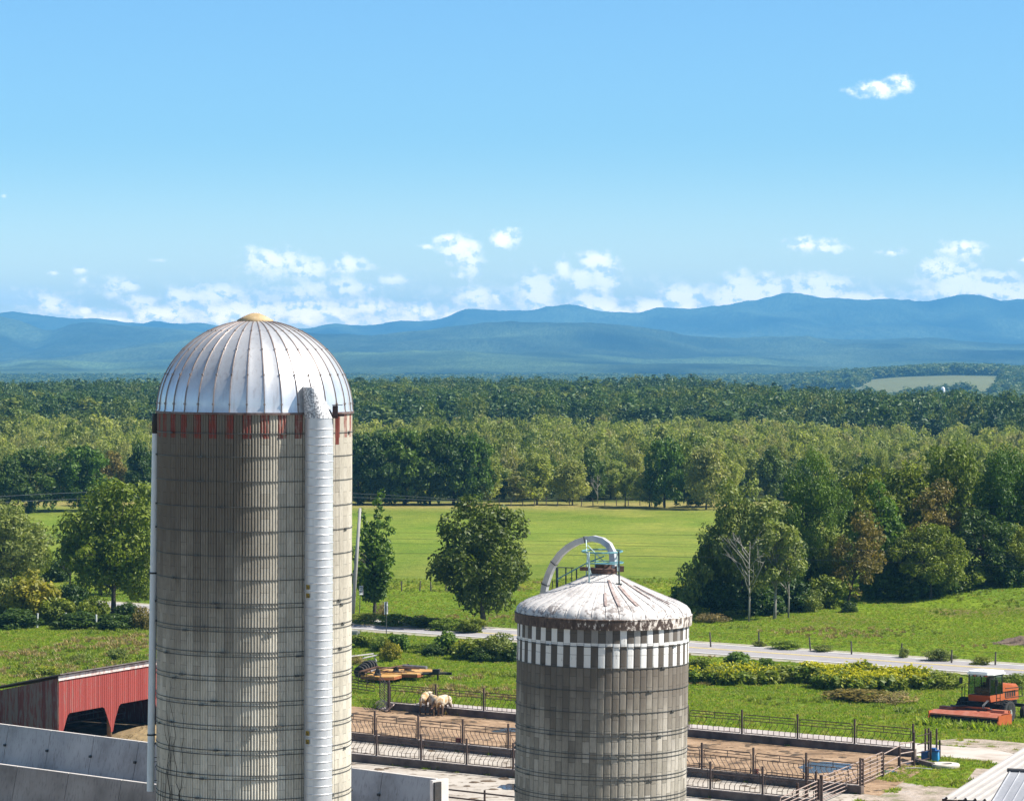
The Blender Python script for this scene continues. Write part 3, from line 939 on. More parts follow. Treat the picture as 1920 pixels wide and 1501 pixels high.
# woods and hedgerows of the valley far beyond
P3, r3 = jitter_grid(1700, 5200, 15, .175, 63)
a3 = P3[:, 0] / P3[:, 1]
fieldm = (P3[:, 1] > 2930) & (P3[:, 1] < 3765) & (a3 + (P3[:, 1] - 3300) / 40000 > .106) & (a3 < .154)
dens3 = fbm(P3[:, 0] / 160, P3[:, 1] / 220, 3, 21)
k3 = (~fieldm) & ((dens3 > .36) | (P3[:, 1] > 4200)) & ((a3 > .06) | (P3[:, 1] > 2600)) & ~((P3[:, 1] > 2780) & (P3[:, 1] < 2930) & (a3 > .112) & (a3 < .15))
P3 = P3[k3]
E3 = []
for (xa, ya, xb, yb, c) in ((.108, 3775, .156, 3775, 60), (.107, 3780, .156, 3810, 60), (.105, 3300, .112, 3700, 24), (.153, 3000, .157, 3760, 40), (.127, 2935, .131, 2940, 6), (.134, 2936, .1425, 2946, 16), (.07, 3900, .106, 3820, 60), (.07, 3930, .106, 3860, 60)):
    t = np.linspace(0, 1, c); a_ = xa + (xb - xa) * t; y_ = ya + (yb - ya) * t
    E3.append(np.stack([a_ * y_ + r3.normal(size=c) * 3, y_ + r3.normal(size=c) * 5], -1))
P3 = np.concatenate([P3] + E3)
n3 = len(P3)
FV = [joined(k, s, 240, 1.3, LM[l]) for k, s, l in (('round', 221, 'wood'), ('broad', 222, 'wood'), ('round', 223, 'olive'), ('conifer', 224, 'pine'))]
[reg((None, m)) for m in FV]
idx3 = r3.choice(4, n3, p=(.4, .35, .15, .1))
H3 = 8 + 5 * r3.random(n3); W3 = H3 * (.9 + .6 * r3.random(n3))
scatter('valley_woods', ZSC(P3), as_sizes(H3, W3, idx3, FV), zr(n3, r3), idx3, FV, 'distant woods and hedgerows in the hazy valley')

# ------------------------------------------------------------------ silos
def stave_mat(name, cols, row_h, n, extra, joint=.55, mean=.42):
    """Concrete staves: every stave has its own shade, joints between them, run-off stains."""
    k = NT(name)
    x, y, z = k.sep(k.pos())
    u = k.math('MULTIPLY', k.math('ADD', k.math('DIVIDE', k.math('ARCTAN2', y, x), 2 * PI), .5), n)
    iu = k.math('FLOOR', u)
    par = k.math('MODULO', iu, 2)
    v = k.math('ADD', k.math('DIVIDE', z, row_h), k.math('MULTIPLY', par, .5))
    iv = k.math('FLOOR', v)
    fu, fv = k.math('FRACT', u), k.math('FRACT', v)
    wn = k.n('ShaderNodeTexWhiteNoise', noise_dimensions='2D')
    k.put(wn.inputs['Vector'], k.comb(iu, iv))
    rnd = wn.outputs['Value']
    c = k.ramp(rnd, [(i / (len(cols) - 1), q) for i, q in enumerate(cols)])
    c = k.mix(mean, c, cols[len(cols) // 2])
    fine_ = k.noise(k.pos((6, 6, 1.6)), 3.0, 6, .65)
    c = k.mix(1.0, c, k.ramp(fine_, [(.3, (.78, .77, .76)), (.5, (1, 1, 1)), (.75, (1.16, 1.15, 1.13))]), 'MULTIPLY')
    c = extra(k, c, dict(x=x, y=y, z=z, u=u, iu=iu, par=par, fu=fu, fv=fv, v=v, rnd=rnd))
    # joints
    ju = k.maprange(k.math('ABSOLUTE', k.math('SUBTRACT', fu, .5)), .455, .49)
    jv = k.math('MULTIPLY', k.maprange(k.math('ABSOLUTE', k.math('SUBTRACT', fv, .5)), .482, .495), .8)
    jt = k.math('MAXIMUM', ju, jv)
    c = k.mix(k.math('MULTIPLY', jt, joint), c, (.035, .035, .033))
    h = k.math('SUBTRACT', fine_, k.math('MULTIPLY', jt, .8))
    return k.pbr(c, .88, 0, k.bump(h, .35, .015), .25)

HOOP = M('galvanised_hoop', [(.045, .045, .045), (.12, .12, .115)], 3, .5, .4)
RUSTY = M('rusty_steel', [(.055, .032, .022), (.12, .06, .035), (.16, .10, .07)], 4, .8, .2, bump=.2)
def galv(name, stops, scale, rough, metal, streak=None, bump=0, stretch=(1, 1, 1)):
    return M(name, stops, scale, rough, metal, bump, .01, stretch, 5, .5, False, streak)

# ---- the tall silo
SX, SY, SR, STOP = -7.645, 94.0, 2.84, 23.09
silo = thing('silo', 'tall pale concrete silo with a ribbed silver dome and a chute down its side', 'silo', (SX, SY, 0))
silo.rotation_euler[1] = .004
N1 = 70
segs = N1 * 18
th = np.arange(segs) * 2 * PI / segs - PI
fu = ((np.arange(segs) % 18) / 18.0)
bul = .030 * np.abs(np.cos(PI * 3 * fu + PI / 2)) ** .8 - .010 * (np.minimum(fu, 1 - fu) < .03)
zs = np.array([-.5, 4, 8, 12, 16, 20, STOP])
Rm = (SR - .012 + bul)[None, :] * np.ones((len(zs), 1))
V = np.stack([Rm * np.cos(th), Rm * np.sin(th), np.broadcast_to(zs[:, None], Rm.shape)], -1).reshape(-1, 3)
def ex_tall(k, c, d):
    z = d['z']
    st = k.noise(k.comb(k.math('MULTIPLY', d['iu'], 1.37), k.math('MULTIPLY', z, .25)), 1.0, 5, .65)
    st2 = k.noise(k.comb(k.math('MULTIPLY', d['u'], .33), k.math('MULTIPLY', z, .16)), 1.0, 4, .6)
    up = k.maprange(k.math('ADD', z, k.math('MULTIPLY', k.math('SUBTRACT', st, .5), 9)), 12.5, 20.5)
    c = k.mix(k.math('MULTIPLY', k.math('MULTIPLY', up, .86), k.maprange(d['x'], 1.1, -.3, .3, 1)), c, (.088, .070, .052))  # brown stain, weakened towards the sunny side so the lit strip stays bright
    c = k.mix(k.math('MULTIPLY', k.maprange(st2, .58, .78), .42), c, (.13, .112, .09))
    lo = k.math('MULTIPLY', k.maprange(k.noise(k.comb(k.math('MULTIPLY', d['u'], .9), k.math('MULTIPLY', z, .07)), 1.0, 3, .6), .62, .68), k.maprange(z, 14.5, 12.5))
    c = k.mix(k.math('MULTIPLY', lo, .6), c, (.05, .045, .04))
    red = k.math('MULTIPLY', k.math('GREATER_THAN', z, 22.38), k.math('GREATER_THAN', d['par'], .5))
    peel = k.maprange(k.noise(k.pos((8, 8, 1.2)), 1.6, 5, .7), .36, .56, .15, 1)
    return k.mix(k.math('MULTIPLY', red, k.math('MULTIPLY', peel, .85)), c, (.22, .04, .03))
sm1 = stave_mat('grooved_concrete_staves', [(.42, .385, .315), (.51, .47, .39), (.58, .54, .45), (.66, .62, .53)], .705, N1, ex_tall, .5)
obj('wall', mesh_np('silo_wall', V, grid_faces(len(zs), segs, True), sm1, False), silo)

def hoop_set(parent, R, levels, lugs, seed):
    r = np.random.default_rng(seed)
    n = 72
    base = None
    for z in levels:
        m = MB()
        pts = [((R + .014) * math.cos(a), (R + .014) * math.sin(a), 0) for a in np.arange(n + 1) * 2 * PI / n]
        m.tube(pts, .0125, 5, False)
        a0 = r.random() * .9
        for q in range(lugs):
            a = a0 + q * 2 * PI / lugs + r.normal() * .12
            Mx = Matrix.Rotation(a, 3, 'Z')
            m.box(Mx @ Vector((R + .035, 0, 0)), (.05, .13, .05), Mx)
            m.box(Mx @ Vector((R + .045, .11, .0)), (.025, .12, .022), Mx)
        m.build('hoop', HOOP, parent, (0, 0, z))
zf = lambda y, d: CAMZ - (y - 650) * d / F
lv = [zf(y, 91.2) for y in (813, 857, 903, 951, 997, 1043, 1088, 1132, 1140, 1177, 1185, 1223.6, 1232, 1269, 1277.5, 1316, 1324, 1362, 1370, 1408, 1416.5, 1455, 1463, 1500, 1508)]
z_ = lv[-1]
while z_ > 1.2:
    z_ -= .7; lv.append(z_)
hoop_set(silo, SR + .01, lv, 5, 3)

# dome of 36 gores
GO = 36
prof = [(SR + .05, 0), (SR + .05, .06)] + [((SR + .03) * math.cos(a), .06 + 2.66 * math.sin(a)) for a in np.linspace(.02, PI / 2 - .17, 22)]
def gore(r_, z, t, k):
    q = (k % 6) / 6.0
    return r_ * (1 - .010 * math.sin(PI * q) ** .8 * 1.0)
dome_mat = galv('silver_dome_sheet', [(.56, .58, .60), (.70, .71, .72), (.80, .80, .80)], .9, .36, .68, ((.48, .44, .42), .5), .12)
dm = MB().lathe(prof, GO * 6, rfun=gore)
dome = dm.build('dome', dome_mat, silo, (0, 0, STOP - .02), smooth_=True)
sm = MB()
for k_ in range(GO):
    a = 2 * PI * k_ / GO
    Mx = Matrix.Rotation(a, 3, 'Z')
    pts = [Mx @ Vector((p[0] + .006, 0, p[1])) for p in prof[1:]]
    sm.tube(pts, .019, 4, True)
    for q in range(2, len(pts) - 4, 5):
        sm.box(Vector(pts[q]) + Mx @ Vector((.012, 0, 0)), (.03, .05, .05), Mx)
SEAM = M('seam_strip', [(.20, .15, .13), (.33, .28, .26)], 3, .5, .5)
sm.build('dome_seam', SEAM, dome)
rz_ = prof[-1]
cap = MB().lathe([(rz_[0] + .03, rz_[1] - .04), (rz_[0] + .05, rz_[1] + .03), (.30, rz_[1] + .16), (.10, rz_[1] + .24), (.0001, rz_[1] + .245)], 28)
cap.build('vent_cap', M('ochre_rusted_cap', [(.30, .22, .11), (.42, .31, .17), (.52, .43, .30)], 4, .7, .1, bump=.3), dome, smooth_=True)
# eave flashing where dome meets wall
MB().lathe([(SR + .02, -.03), (SR + .065, -.03), (SR + .065, .035), (SR + .02, .035)], 72).build('eave_ring', M('rusted_eave', [(.10, .05, .04), (.22, .18, .17)], 5, .7, .3), silo, (0, 0, STOP))

# unloading chute
ph = math.radians(40)
cx_, cy_ = (SR + .32) * math.sin(ph), -(SR + .32) * math.cos(ph)
TR = .405
CHUTE = galv('chute_sheet', [(.50, .505, .52), (.62, .625, .64), (.69, .695, .70)], 1.2, .42, .5, ((.45, .44, .44), .45))
chute = MB()
z_top = zf(782, 91.4)
pr = [(TR, -.3)]
z = .4
while z < z_top - .1:
    pr += [(TR, z - .05), (TR, z - .03), (TR, z - .026), (TR + .012, z - .016), (TR + .012, z + .002), (TR, z + .008), (TR, z + .012), (TR, z + .04)]
    z += .232
pr.append((TR, z_top))
chute.lathe(pr, 40)
ch = chute.build('chute', CHUTE, silo, (cx_, cy_, 0), smooth_=True)
hood = MB()
inw = Vector((-math.sin(ph), math.cos(ph)))
hp = []
n = 40
rings = []
for q in (0, .5, 1):
    ring = []
    for k_ in range(n):
        a = 2 * PI * k_ / n
        dx_, dy_ = math.cos(a), math.sin(a)
        # the hood rises towards the dome and to the left
        e = .92 - .66 * max(0.0, (dx_ + .2) / 1.2) ** .85 + .05 * dy_
        zz = z_top - .02 + q * e
        kx = 1 - .07 * q ** 2
        ring.append(((TR + .012) * dx_ * kx + inw.x * .12 * q, (TR + .012) * dy_ * kx + inw.y * .12 * q, zz))
    rings.append(ring)
vs = [p for r_ in rings for p in r_]
cen = np.mean(np.array(rings[-1]), 0)
vs.append(tuple(cen + np.array((0, 0, .05))))
fs = []
for i in range(2):
    for k_ in range(n):
        a, b = i * n + k_, i * n + (k_ + 1) % n
        fs.append((a, b, b + n, a + n))
for k_ in range(n):
    fs.append((2 * n + k_, 2 * n + (k_ + 1) % n, 3 * n))
hood.add(vs, fs)
hk_ = NT('spangled_hood')
sp = hk_.noise(hk_.pos(), 16, 5, .75)
hm_ = hk_.pbr(hk_.ramp(sp, [(.42, (.17, .17, .18)), (.5, (.45, .45, .46)), (.56, (.78, .78, .78))]), .55, .3, hk_.bump(sp, .4, .02))
hood.build('hood', hm_, ch)
MB().box((0, 0, 0), (.15, .2, .36)).box((.14, 0, -.09), (.24, .08, .07)).box((.06, 0, .2), (.3, .03, .02)).build('hood_bracket', M('blackened_bracket', [(.02, .012, .012), (.05, .03, .03)], 5, .8), ch, (TR + .06, -.05, z_top + .16))
MB().box((0, 0, 0), (.10, .04, .9)).build('rust_streak_board', M('red_rusty_board', [(.25, .05, .035), (.33, .10, .07)], 4, .8), ch, (TR + .11, .12, z_top - .33))
YEL, BLK = M('yellow_sticker', [(.30, .20, .01), (.36, .24, .015)], 9, .6), M('black_sticker_print', [(.05, .04, .03), (.09, .07, .04)], 9, .6)
for y in (1101, 1117, 1376, 1392):
    zz = zf(y, 91.1)
    a = math.radians(-90 - 43)
    p = ((TR + .024) * math.cos(a), (TR + .024) * math.sin(a), zz)
    s_ = MB().box((0, 0, 0), (.006, .13, .13)).build('warning_sticker', YEL, ch, p, a)
    b = MB()
    for q in range(3): b.box((.005, -.035 + .03 * q, .02 - .025 * q), (.004, .02, .05))
    b.box((.005, 0, -.045), (.004, .10, .016))
    b.build('sticker_print', BLK, s_)

# white filler pipe with its black elbow
def on_px(px, py, Y): return at(px, py, Y) - Vector((SX, SY, 0))
p_top, p_bot = on_px(286.5, 797, 93.8), on_px(279, 1483, 93.8)
PIPE = M('pale_plastic_pipe', [(.62, .68, .71), (.72, .76, .78)], 2, .4, 0, streak=((.5, .55, .56), .4))
pp = MB()
d_ = (p_bot - p_top)
pp.tube([p_top, p_top + d_ * .5, p_bot - Vector((0, 0, 0))], .108, 20, False)
pp.tube([p_bot, p_top], .098, 16, False)
pipe = pp.build('filler_pipe', PIPE, silo, smooth_=True)
m = MB()
e0 = p_top + Vector((0, 0, -.25))
m.tube([e0, p_top + Vector((0, 0, .06)), p_top + Vector((.03, .01, .28)), p_top + Vector((.12, .02, .46)), p_top + Vector((.30, .03, .62)), p_top + Vector((.5, .04, .7))], [.112, .125, .15, .16, .15, .12], 14)
m.build('elbow', M('black_rubber', [(.010, .010, .010), (.02, .02, .02)], 4, .6), pipe, smooth_=True)
BAND = M('black_band', [(.012, .012, .012), (.03, .03, .03)], 4, .6)
for y in (1074, 1377):
    q = (y - 797) / (1483 - 797)
    c = p_top + d_ * q
    MB().lathe([(.105, -.025), (.125, -.025), (.125, .025), (.105, .025)], 20).box((.16, 0, 0), (.22, .04, .04)).build('pipe_band', BAND, pipe, c)
m = MB()
c0, c1 = on_px(292.5, 850, 93.3), on_px(292, 1500, 93.3)
m.tube([c0, c0.lerp(c1, .5) , c1], .016, 6)
for y in (1420, 1428, 1463):
    p = on_px(286, y, 93.4)
    m.tube([p, p + Vector((.16, .1, 0))], .012, 5)
m.build('conduit', BAND, silo)
# dead creeper on the shaded side
r = np.random.default_rng(17)
m = MB()
for s0 in range(9):
    a = math.radians(-90 - 42 - 3.2 * s0 * .9 + r.normal() * 2)
    z = zf(1505, 91.5) - 1.0
    pts = []
    while z < zf(1180 + 30 * s0 * r.random() + r.random() * 170, 91.5) and len(pts) < 40:
        pts.append(((SR + .03) * math.cos(a), (SR + .03) * math.sin(a), z))
        z += .16 + .1 * r.random()
        a += r.normal() * .018
    if len(pts) > 3: m.tube(pts, list(np.linspace(.016, .005, len(pts))), 4)
cr = m.build('dead_creeper', M('dry_vine', [(.03, .026, .02), (.06, .05, .04)], 5, .9), None, (SX, SY, 0))
tag(cr, 'leafless dark creeper climbing the shaded side of the tall silo', 'vine')

# ---- the chequered silo
QX, QY, QR, QTOP = 3.01, 114.0, 3.06, 15.25
LEAN = math.atan(.016)
silo2 = thing('silo', 'shorter grey concrete silo with white checks under a flaking white metal roof', 'silo', (QX, QY, 0))
silo2.rotation_euler[1] = LEAN
N2 = 76
segs = N2 * 6
th = np.arange(segs) * 2 * PI / segs - PI
fu = (np.arange(segs) % 6) / 6.0
Rm = (QR - .012 * (fu < .01) + .004 * np.sin(PI * fu))[None, :] * np.ones((7, 1))
zs = np.linspace(-.5, QTOP + .1, 7)
V = np.stack([Rm * np.cos(th), Rm * np.sin(th), np.broadcast_to(zs[:, None], Rm.shape)], -1).reshape(-1, 3)
Z1, Z2 = zf(1211, 110.9), zf(1253, 110.9)
def ex_check(k, c, d):
    z = d['z']
    st = k.noise(k.comb(k.math('MULTIPLY', d['iu'], 1.9), k.math('MULTIPLY', z, .3)), 1.0, 4, .6)
    up = k.maprange(k.math('ADD', z, k.math('MULTIPLY', k.math('SUBTRACT', st, .5), 5)), 10.2, 14.0)
    c = k.mix(k.math('MULTIPLY', up, .82), c, (.105, .086, .068))
    wide_ = k.noise(k.comb(k.math('MULTIPLY', d['u'], .17), k.math('MULTIPLY', z, .12)), 1.0, 4, .6)
    c = k.mix(k.math('MULTIPLY', k.maprange(wide_, .5, .68), .4), c, (.09, .078, .066))
    odd = k.math('GREATER_THAN', d['par'], .5)
    row1 = k.math('GREATER_THAN', z, Z1)
    row2 = k.math('MULTIPLY', k.math('LESS_THAN', z, Z1), k.math('GREATER_THAN', z, Z2))
    strip = k.math('MULTIPLY', k.math('LESS_THAN', k.math('ABSOLUTE', k.math('SUBTRACT', z, Z1 + .03)), .045), 1.0)
    even = k.math('SUBTRACT', 1.0, odd)
    peel = k.maprange(k.noise(k.pos((7, 7, 1.0)), 1.7, 6, .72), .30, .40, .12, 1)
    wear1 = k.maprange(d['rnd'], .1, .45, .25, 1)
    w = k.math('MAXIMUM', k.math('MULTIPLY', k.math('MULTIPLY', row1, odd), wear1), k.math('MULTIPLY', row2, even))
    w = k.math('MULTIPLY', k.math('MAXIMUM', w, strip), peel)
    dk = k.math('MULTIPLY', k.math('MAXIMUM', row1, row2), .55)
    c = k.mix(dk, c, (.085, .075, .066))
    return k.mix(w, c, (.72, .71, .68))
sm2 = stave_mat('grey_concrete_staves', [(.20, .18, .148), (.29, .265, .218), (.36, .33, .277), (.44, .405, .345)], .752, N2, ex_check, .72, .1)
obj('wall', mesh_np('check_silo_wall', V, grid_faces(7, segs, True), sm2, False), silo2)
lv = [zf(y, 110.9) for y in (1214, 1254, 1297, 1338, 1376, 1383, 1416, 1424, 1458, 1465, 1498, 1505)]
z_ = lv[-1]
while z_ > 1.2:
    z_ -= .75; lv.append(z_)
hoop_set(silo2, QR + .004, lv, 4, 9)

# roof with gores
GQ = 40
FLAKE = NT('flaking_white_roof')
fp = FLAKE.pos()
f1 = FLAKE.noise(fp, 7, 6, .75)
f2 = FLAKE.noise(fp, 1.3, 4, .6)
fz = FLAKE.sep(fp)[2]
fl = FLAKE.maprange(FLAKE.math('ADD', f1, FLAKE.math('MULTIPLY', FLAKE.math('SUBTRACT', f2, .5), .5)), .515, .58)
fl = FLAKE.math('MULTIPLY', fl, FLAKE.maprange(fz, 1.1, .25, .3, 1.0))
FM = FLAKE.pbr(FLAKE.mix(fl, (.60, .575, .555), FLAKE.ramp(f1, [(.5, (.20, .175, .165)), (.75, (.36, .325, .31))])), .55, .1, FLAKE.bump(f1, .25, .02))
eaveZ = .12
RR = QR + .06
pf = [(RR, 0), (RR, .10), (RR - .05, .24), (RR - .16, .36), (RR - .42, .50), (RR - .9, .68), (RR - 1.4, .88), (RR - 1.9, 1.09), (RR - 2.3, 1.27), (RR - 2.62, 1.42), (.38, 1.5)]
def bulge(r_, z, t, k):
    q = (k % 6) / 6.0
    s_ = math.sin(PI * q)
    return r_ + (.055 * s_ ** .7 - .035) * min(1, z / .15) * min(1, max(0, (r_ - .35) / 1.0))
rf = MB().lathe(pf, GQ * 6, rfun=bulge)
roof = rf.build('roof', FM, silo2, (0, 0, QTOP + .22), smooth_=True)
lip = NT('peeling_band')
lf = lip.noise(lip.pos((5, 5, 2.2)), 1.5, 6, .75)
lx = lip.sep(lip.pos())[0]
LMt = lip.pbr(lip.mix(lip.maprange(lip.math('ADD', lf, lip.math('MULTIPLY', lx, .035)), .56, .62), lip.ramp(lf, [(.4, (.05, .034, .028)), (.6, (.13, .09, .07))]), (.66, .60, .54)), .75, .1)
MB().lathe([(QR + .01, -.02), (RR + .035, -.02), (RR + .045, .30), (RR + .06, .33), (RR - .02, .36)], 96).build('eave_band', LMt, silo2, (0, 0, QTOP - .06), smooth_=False)
sm = MB()
for k_ in range(GQ):
    a = 2 * PI * k_ / GQ
    Mx = Matrix.Rotation(a, 3, 'Z')
    sm.tube([Mx @ Vector((p[0] - .022 + (.0 if i else 0), 0, p[1] + .012)) for i, p in enumerate(pf[1:-1])], .014, 4, True)
sm.build('roof_seam', FM, roof)
# bare patches where whole strips have lost their paint, built as thin raised laps
STRIP = M('bare_rusted_strip', [(.20, .14, .125), (.34, .27, .25), (.5, .45, .43)], 6, .8, .1)
for deg, i0, i1, wd in ((-80, 4, 8, .065), (-66, 4, 7, .075), (-90, 4, 6, .05), (-44, 5, 8, .03), (-33, 4, 7, .03)):
    Mx = Matrix.Rotation(math.radians(deg) , 3, 'Z')
    q = MB()
    pts = [Mx @ Vector((pf[i][0] + .02, 0, pf[i][1] + .035)) for i in range(i0, i1 + 1)]
    side = Mx @ Vector((0, 1, 0))
    vs, fs = [], []
    for i, p in enumerate(pts):
        w_ = wd * (.5 + .5 * math.sin(PI * (i + .6) / len(pts)))
        for s_, dz in ((-1, 0), (1, 0), (1, -.03), (-1, -.03)):
            vs.append(p + side * w_ * s_ + Vector((0, 0, dz)))
    for i in range(len(pts) - 1):
        for k_ in range(4):
            a, b = i * 4 + k_, i * 4 + (k_ + 1) % 4
            fs.append((a, b, b + 4, a + 4))
    fs += [(3, 2, 1, 0), tuple(range(len(vs) - 4, len(vs)))]
    q.add(vs, fs)
    q.build('bare_strip', STRIP, roof)

# fittings on the roof: collar, arched filling pipe, ladder rails and platform
CW = M('collar_rust', [(.06, .035, .03), (.15, .09, .07)], 6, .8, .2)
top_z = QTOP + .22 + 1.5
MB().lathe([(.40, -.06), (.47, -.02), (.47, .14), (.30, .16), (.30, .30), (.24, .31)], 24).box((-.62, -.1, .12), (.5, .16, .13)).box((.55, -.1, .14), (.3, .3, .2)).build('filler_collar', CW, silo2, (0, 0, top_z))
L2 = lambda px, py, Y: silo2_inv @ at(px, py, Y)
silo2_inv = (Matrix.Translation((QX, QY, 0)) @ Matrix.Rotation(LEAN, 4, 'Y')).inverted()
GALVP = M('grey_painted_pipe', [(.42, .43, .44), (.56, .57, .58)], 3, .5, .3)
arch = [(1150, 1078, 114), (1150, 1054, 114), (1149, 1036, 114.1), (1142, 1022, 114.4), (1130, 1013, 114.7), (1114, 1009, 115.0), (1098, 1011, 115.4), (1082, 1016, 115.8), (1066, 1025, 116.2), (1051, 1038, 116.6), (1039, 1055, 117.0), (1030, 1074, 117.3), (1023, 1095, 117.5), (1019, 1115, 117.6), (1015, 1140, 117.7), (1010, 1300, 117.8), (1007, 1501, 117.8)]
pts = [L2(*a) for a in arch]
q = MB()
vs, fs = [], []
for i, p in enumerate(pts):
    d = (pts[min(i + 1, len(pts) - 1)] - pts[max(0, i - 1)]).normalized()
    plane_n = Vector((.35, .94, 0)).normalized()
    e2 = d.cross(plane_n).normalized()
    e1 = plane_n
    for a, b in ((-1, -1), (1, -1), (1, 1), (-1, 1)):
        vs.append(p + e1 * a * .15 + e2 * b * .105)
for i in range(len(pts) - 1):
    for k_ in range(4):
        a, b = i * 4 + k_, i * 4 + (k_ + 1) % 4
        fs.append((a, b, b + 4, a + 4))
fs += [(3, 2, 1, 0), tuple(range(len(vs) - 4, len(vs)))]
q.add(vs, fs)
ap = q.build('filler_arch', GALVP, silo2)
jm = MB()
for i in (6, 10, 12):
    p = pts[i]
    d = (pts[i + 1] - pts[i - 1]).normalized()
    e1 = Vector((.35, .94, 0)).normalized(); e2 = d.cross(e1).normalized()
    Mx = Matrix((e1, e2, d)).transposed()
    jm.box(p, (.34, .245, .05), Mx)
jm.build('arch_joint', M('dark_flange', [(.10, .10, .10), (.2, .2, .2)], 4, .6, .4), ap)
TEAL = M('teal_painted_rail', [(.07, .20, .24), (.14, .32, .36)], 4, .5, .1)
PALE = M('pale_teal_post', [(.36, .52, .52), (.5, .62, .6)], 4, .5, .1)
DKRAIL = M('dark_rail', [(.03, .05, .055), (.06, .08, .085)], 4, .6, .2)
q = MB()
def rail(*a, rad=.022, m=q): m.tube([L2(*p) for p in a], rad, 6)
ringp = [(1091 + 38 + 38 * math.cos(t), 1033 + 3.5 * math.sin(t), 114 - .9 * math.sin(t)) for t in np.linspace(0, 2 * PI, 17)]
rail(*ringp, rad=.03)
ringp = [(1101 + 34 + 34 * math.cos(t), 1054 + 3 * math.sin(t), 114 - .9 * math.sin(t)) for t in np.linspace(0, 2 * PI, 17)]
rail(*ringp, rad=.02)
rail((1045, 1085, 114.6), (1100, 1055, 114.3), (1133, 1042, 114)); rail((1082, 1086, 114.2), (1133, 1064, 114)); rail((1100, 1056, 113.6), (1115, 1056, 113.3), (1166, 1053, 113.6))
rail((1116, 1075, 114.4), (1116, 1035, 114.4), rad=.018)
q.build('platform_rail', TEAL, silo2)
q = MB()
rail((1105, 1091, 113.2), (1104, 1034, 113.2), rad=.03, m=q); rail((1099, 1088, 114.0), (1102, 1034, 114.0), rad=.025, m=q); rail((1108, 1076, 113.3), (1100, 1036, 113.3), rad=.018, m=q)
rail((1158, 1070, 113.6), (1157, 1036, 113.6), rad=.022, m=q); rail((1102, 1022, 114.6), (1133, 1053, 114.2), rad=.02, m=q); rail((1099, 1012, 115), (1100, 1034, 114.4), rad=.02, m=q)
q.build('platform_post', PALE, silo2)
q = MB()
rail((1161, 1094, 113.0), (1160, 1033, 113.0), rad=.03, m=q); rail((1155, 1094, 113), (1166, 1095, 113), rad=.03, m=q)
rail((1045, 1102, 114.8), (1045, 1063, 114.8), rad=.035, m=q); rail((1043, 1102, 114.9), (1043, 1064, 114.9), rad=.02, m=q); rail((1061, 1098, 114.8), (1061, 1064, 114.8), rad=.025, m=q)
rail((1081, 1094, 114.6), (1081, 1066, 114.6), rad=.025, m=q); rail((1045, 1063, 114.8), (1076, 1064, 114.8), rad=.018, m=q); rail((1035, 1106, 115), (1036, 1088, 115), rad=.018, m=q); rail((1072, 1096, 114.9), (1072, 1064, 114.9), rad=.018, m=q)
q.build('ladder_rail', DKRAIL, silo2)

# ------------------------------------------------------------------ road and paved ground (each sheet a little above the one below)
U2 = Vector((.790, -.612)); V2 = Vector((.612, .790))
def rp(s, t, z=0): return (U2.x * s + V2.x * t + RC.x, U2.y * s + V2.y * t + RC.y, z)
RC = Vector((-50.6, 316.4))
def strip(name, t0, t1, z, mat, s0=-420, s1=420, n=120, parent=None):
    m = MB()
    vs = []
    for i in range(n + 1):
        s = s0 + (s1 - s0) * i / n
        for t in (t0, t1):
            p = rp(s, t)
            vs.append((p[0], p[1], max(0.0, float(height(p[0], p[1]))) * (1 if abs(s) > 150 else 0) + z))
    m.add(vs, [(2 * i, 2 * i + 2, 2 * i + 3, 2 * i + 1) for i in range(n)])
    return m.build(name, mat, parent)
ASPH = NT('worn_asphalt')
ap_ = ASPH.pos()
a1 = ASPH.noise(ASPH.vmath('MULTIPLY', ap_, (1, 1, 1)), 1.1, 5, .65)
a2_ = ASPH.noise(ap_, .16, 3, .5)
AM = ASPH.pbr(ASPH.mix(ASPH.maprange(a2_, .35, .65, 0, .5), ASPH.ramp(a1, [(.3, (.24, .228, .236)), (.7, (.32, .308, .316))]), (.31, .285, .28)), .9, 0, ASPH.bump(a1, .2, .02))
tag(strip('road_verge', -5.3, 5.3, .015, M('gravel_verge', [(.20, .18, .13), (.34, .31, .25), (.13, .17, .05)], .9, .95, bump=.4, bdist=.06)), kind='structure')
rd = tag(strip('road', -3.7, 3.7, .04, AM), kind='structure')
tag(strip('road_edge_line', -3.55, -3.27, .052, M('white_road_paint', [(.55, .55, .54), (.74, .74, .72)], 1.5, .7)), kind='structure')
tag(strip('road_edge_line', 3.27, 3.55, .052, bpy.data.materials['white_road_paint']), kind='structure')
YP = M('yellow_road_paint', [(.60, .46, .16), (.70, .58, .28)], 1.5, .7)
tag(strip('road_centre_line', -.30, -.08, .052, YP), kind='structure')
tag(strip('road_centre_line', .08, .30, .052, YP), kind='structure')

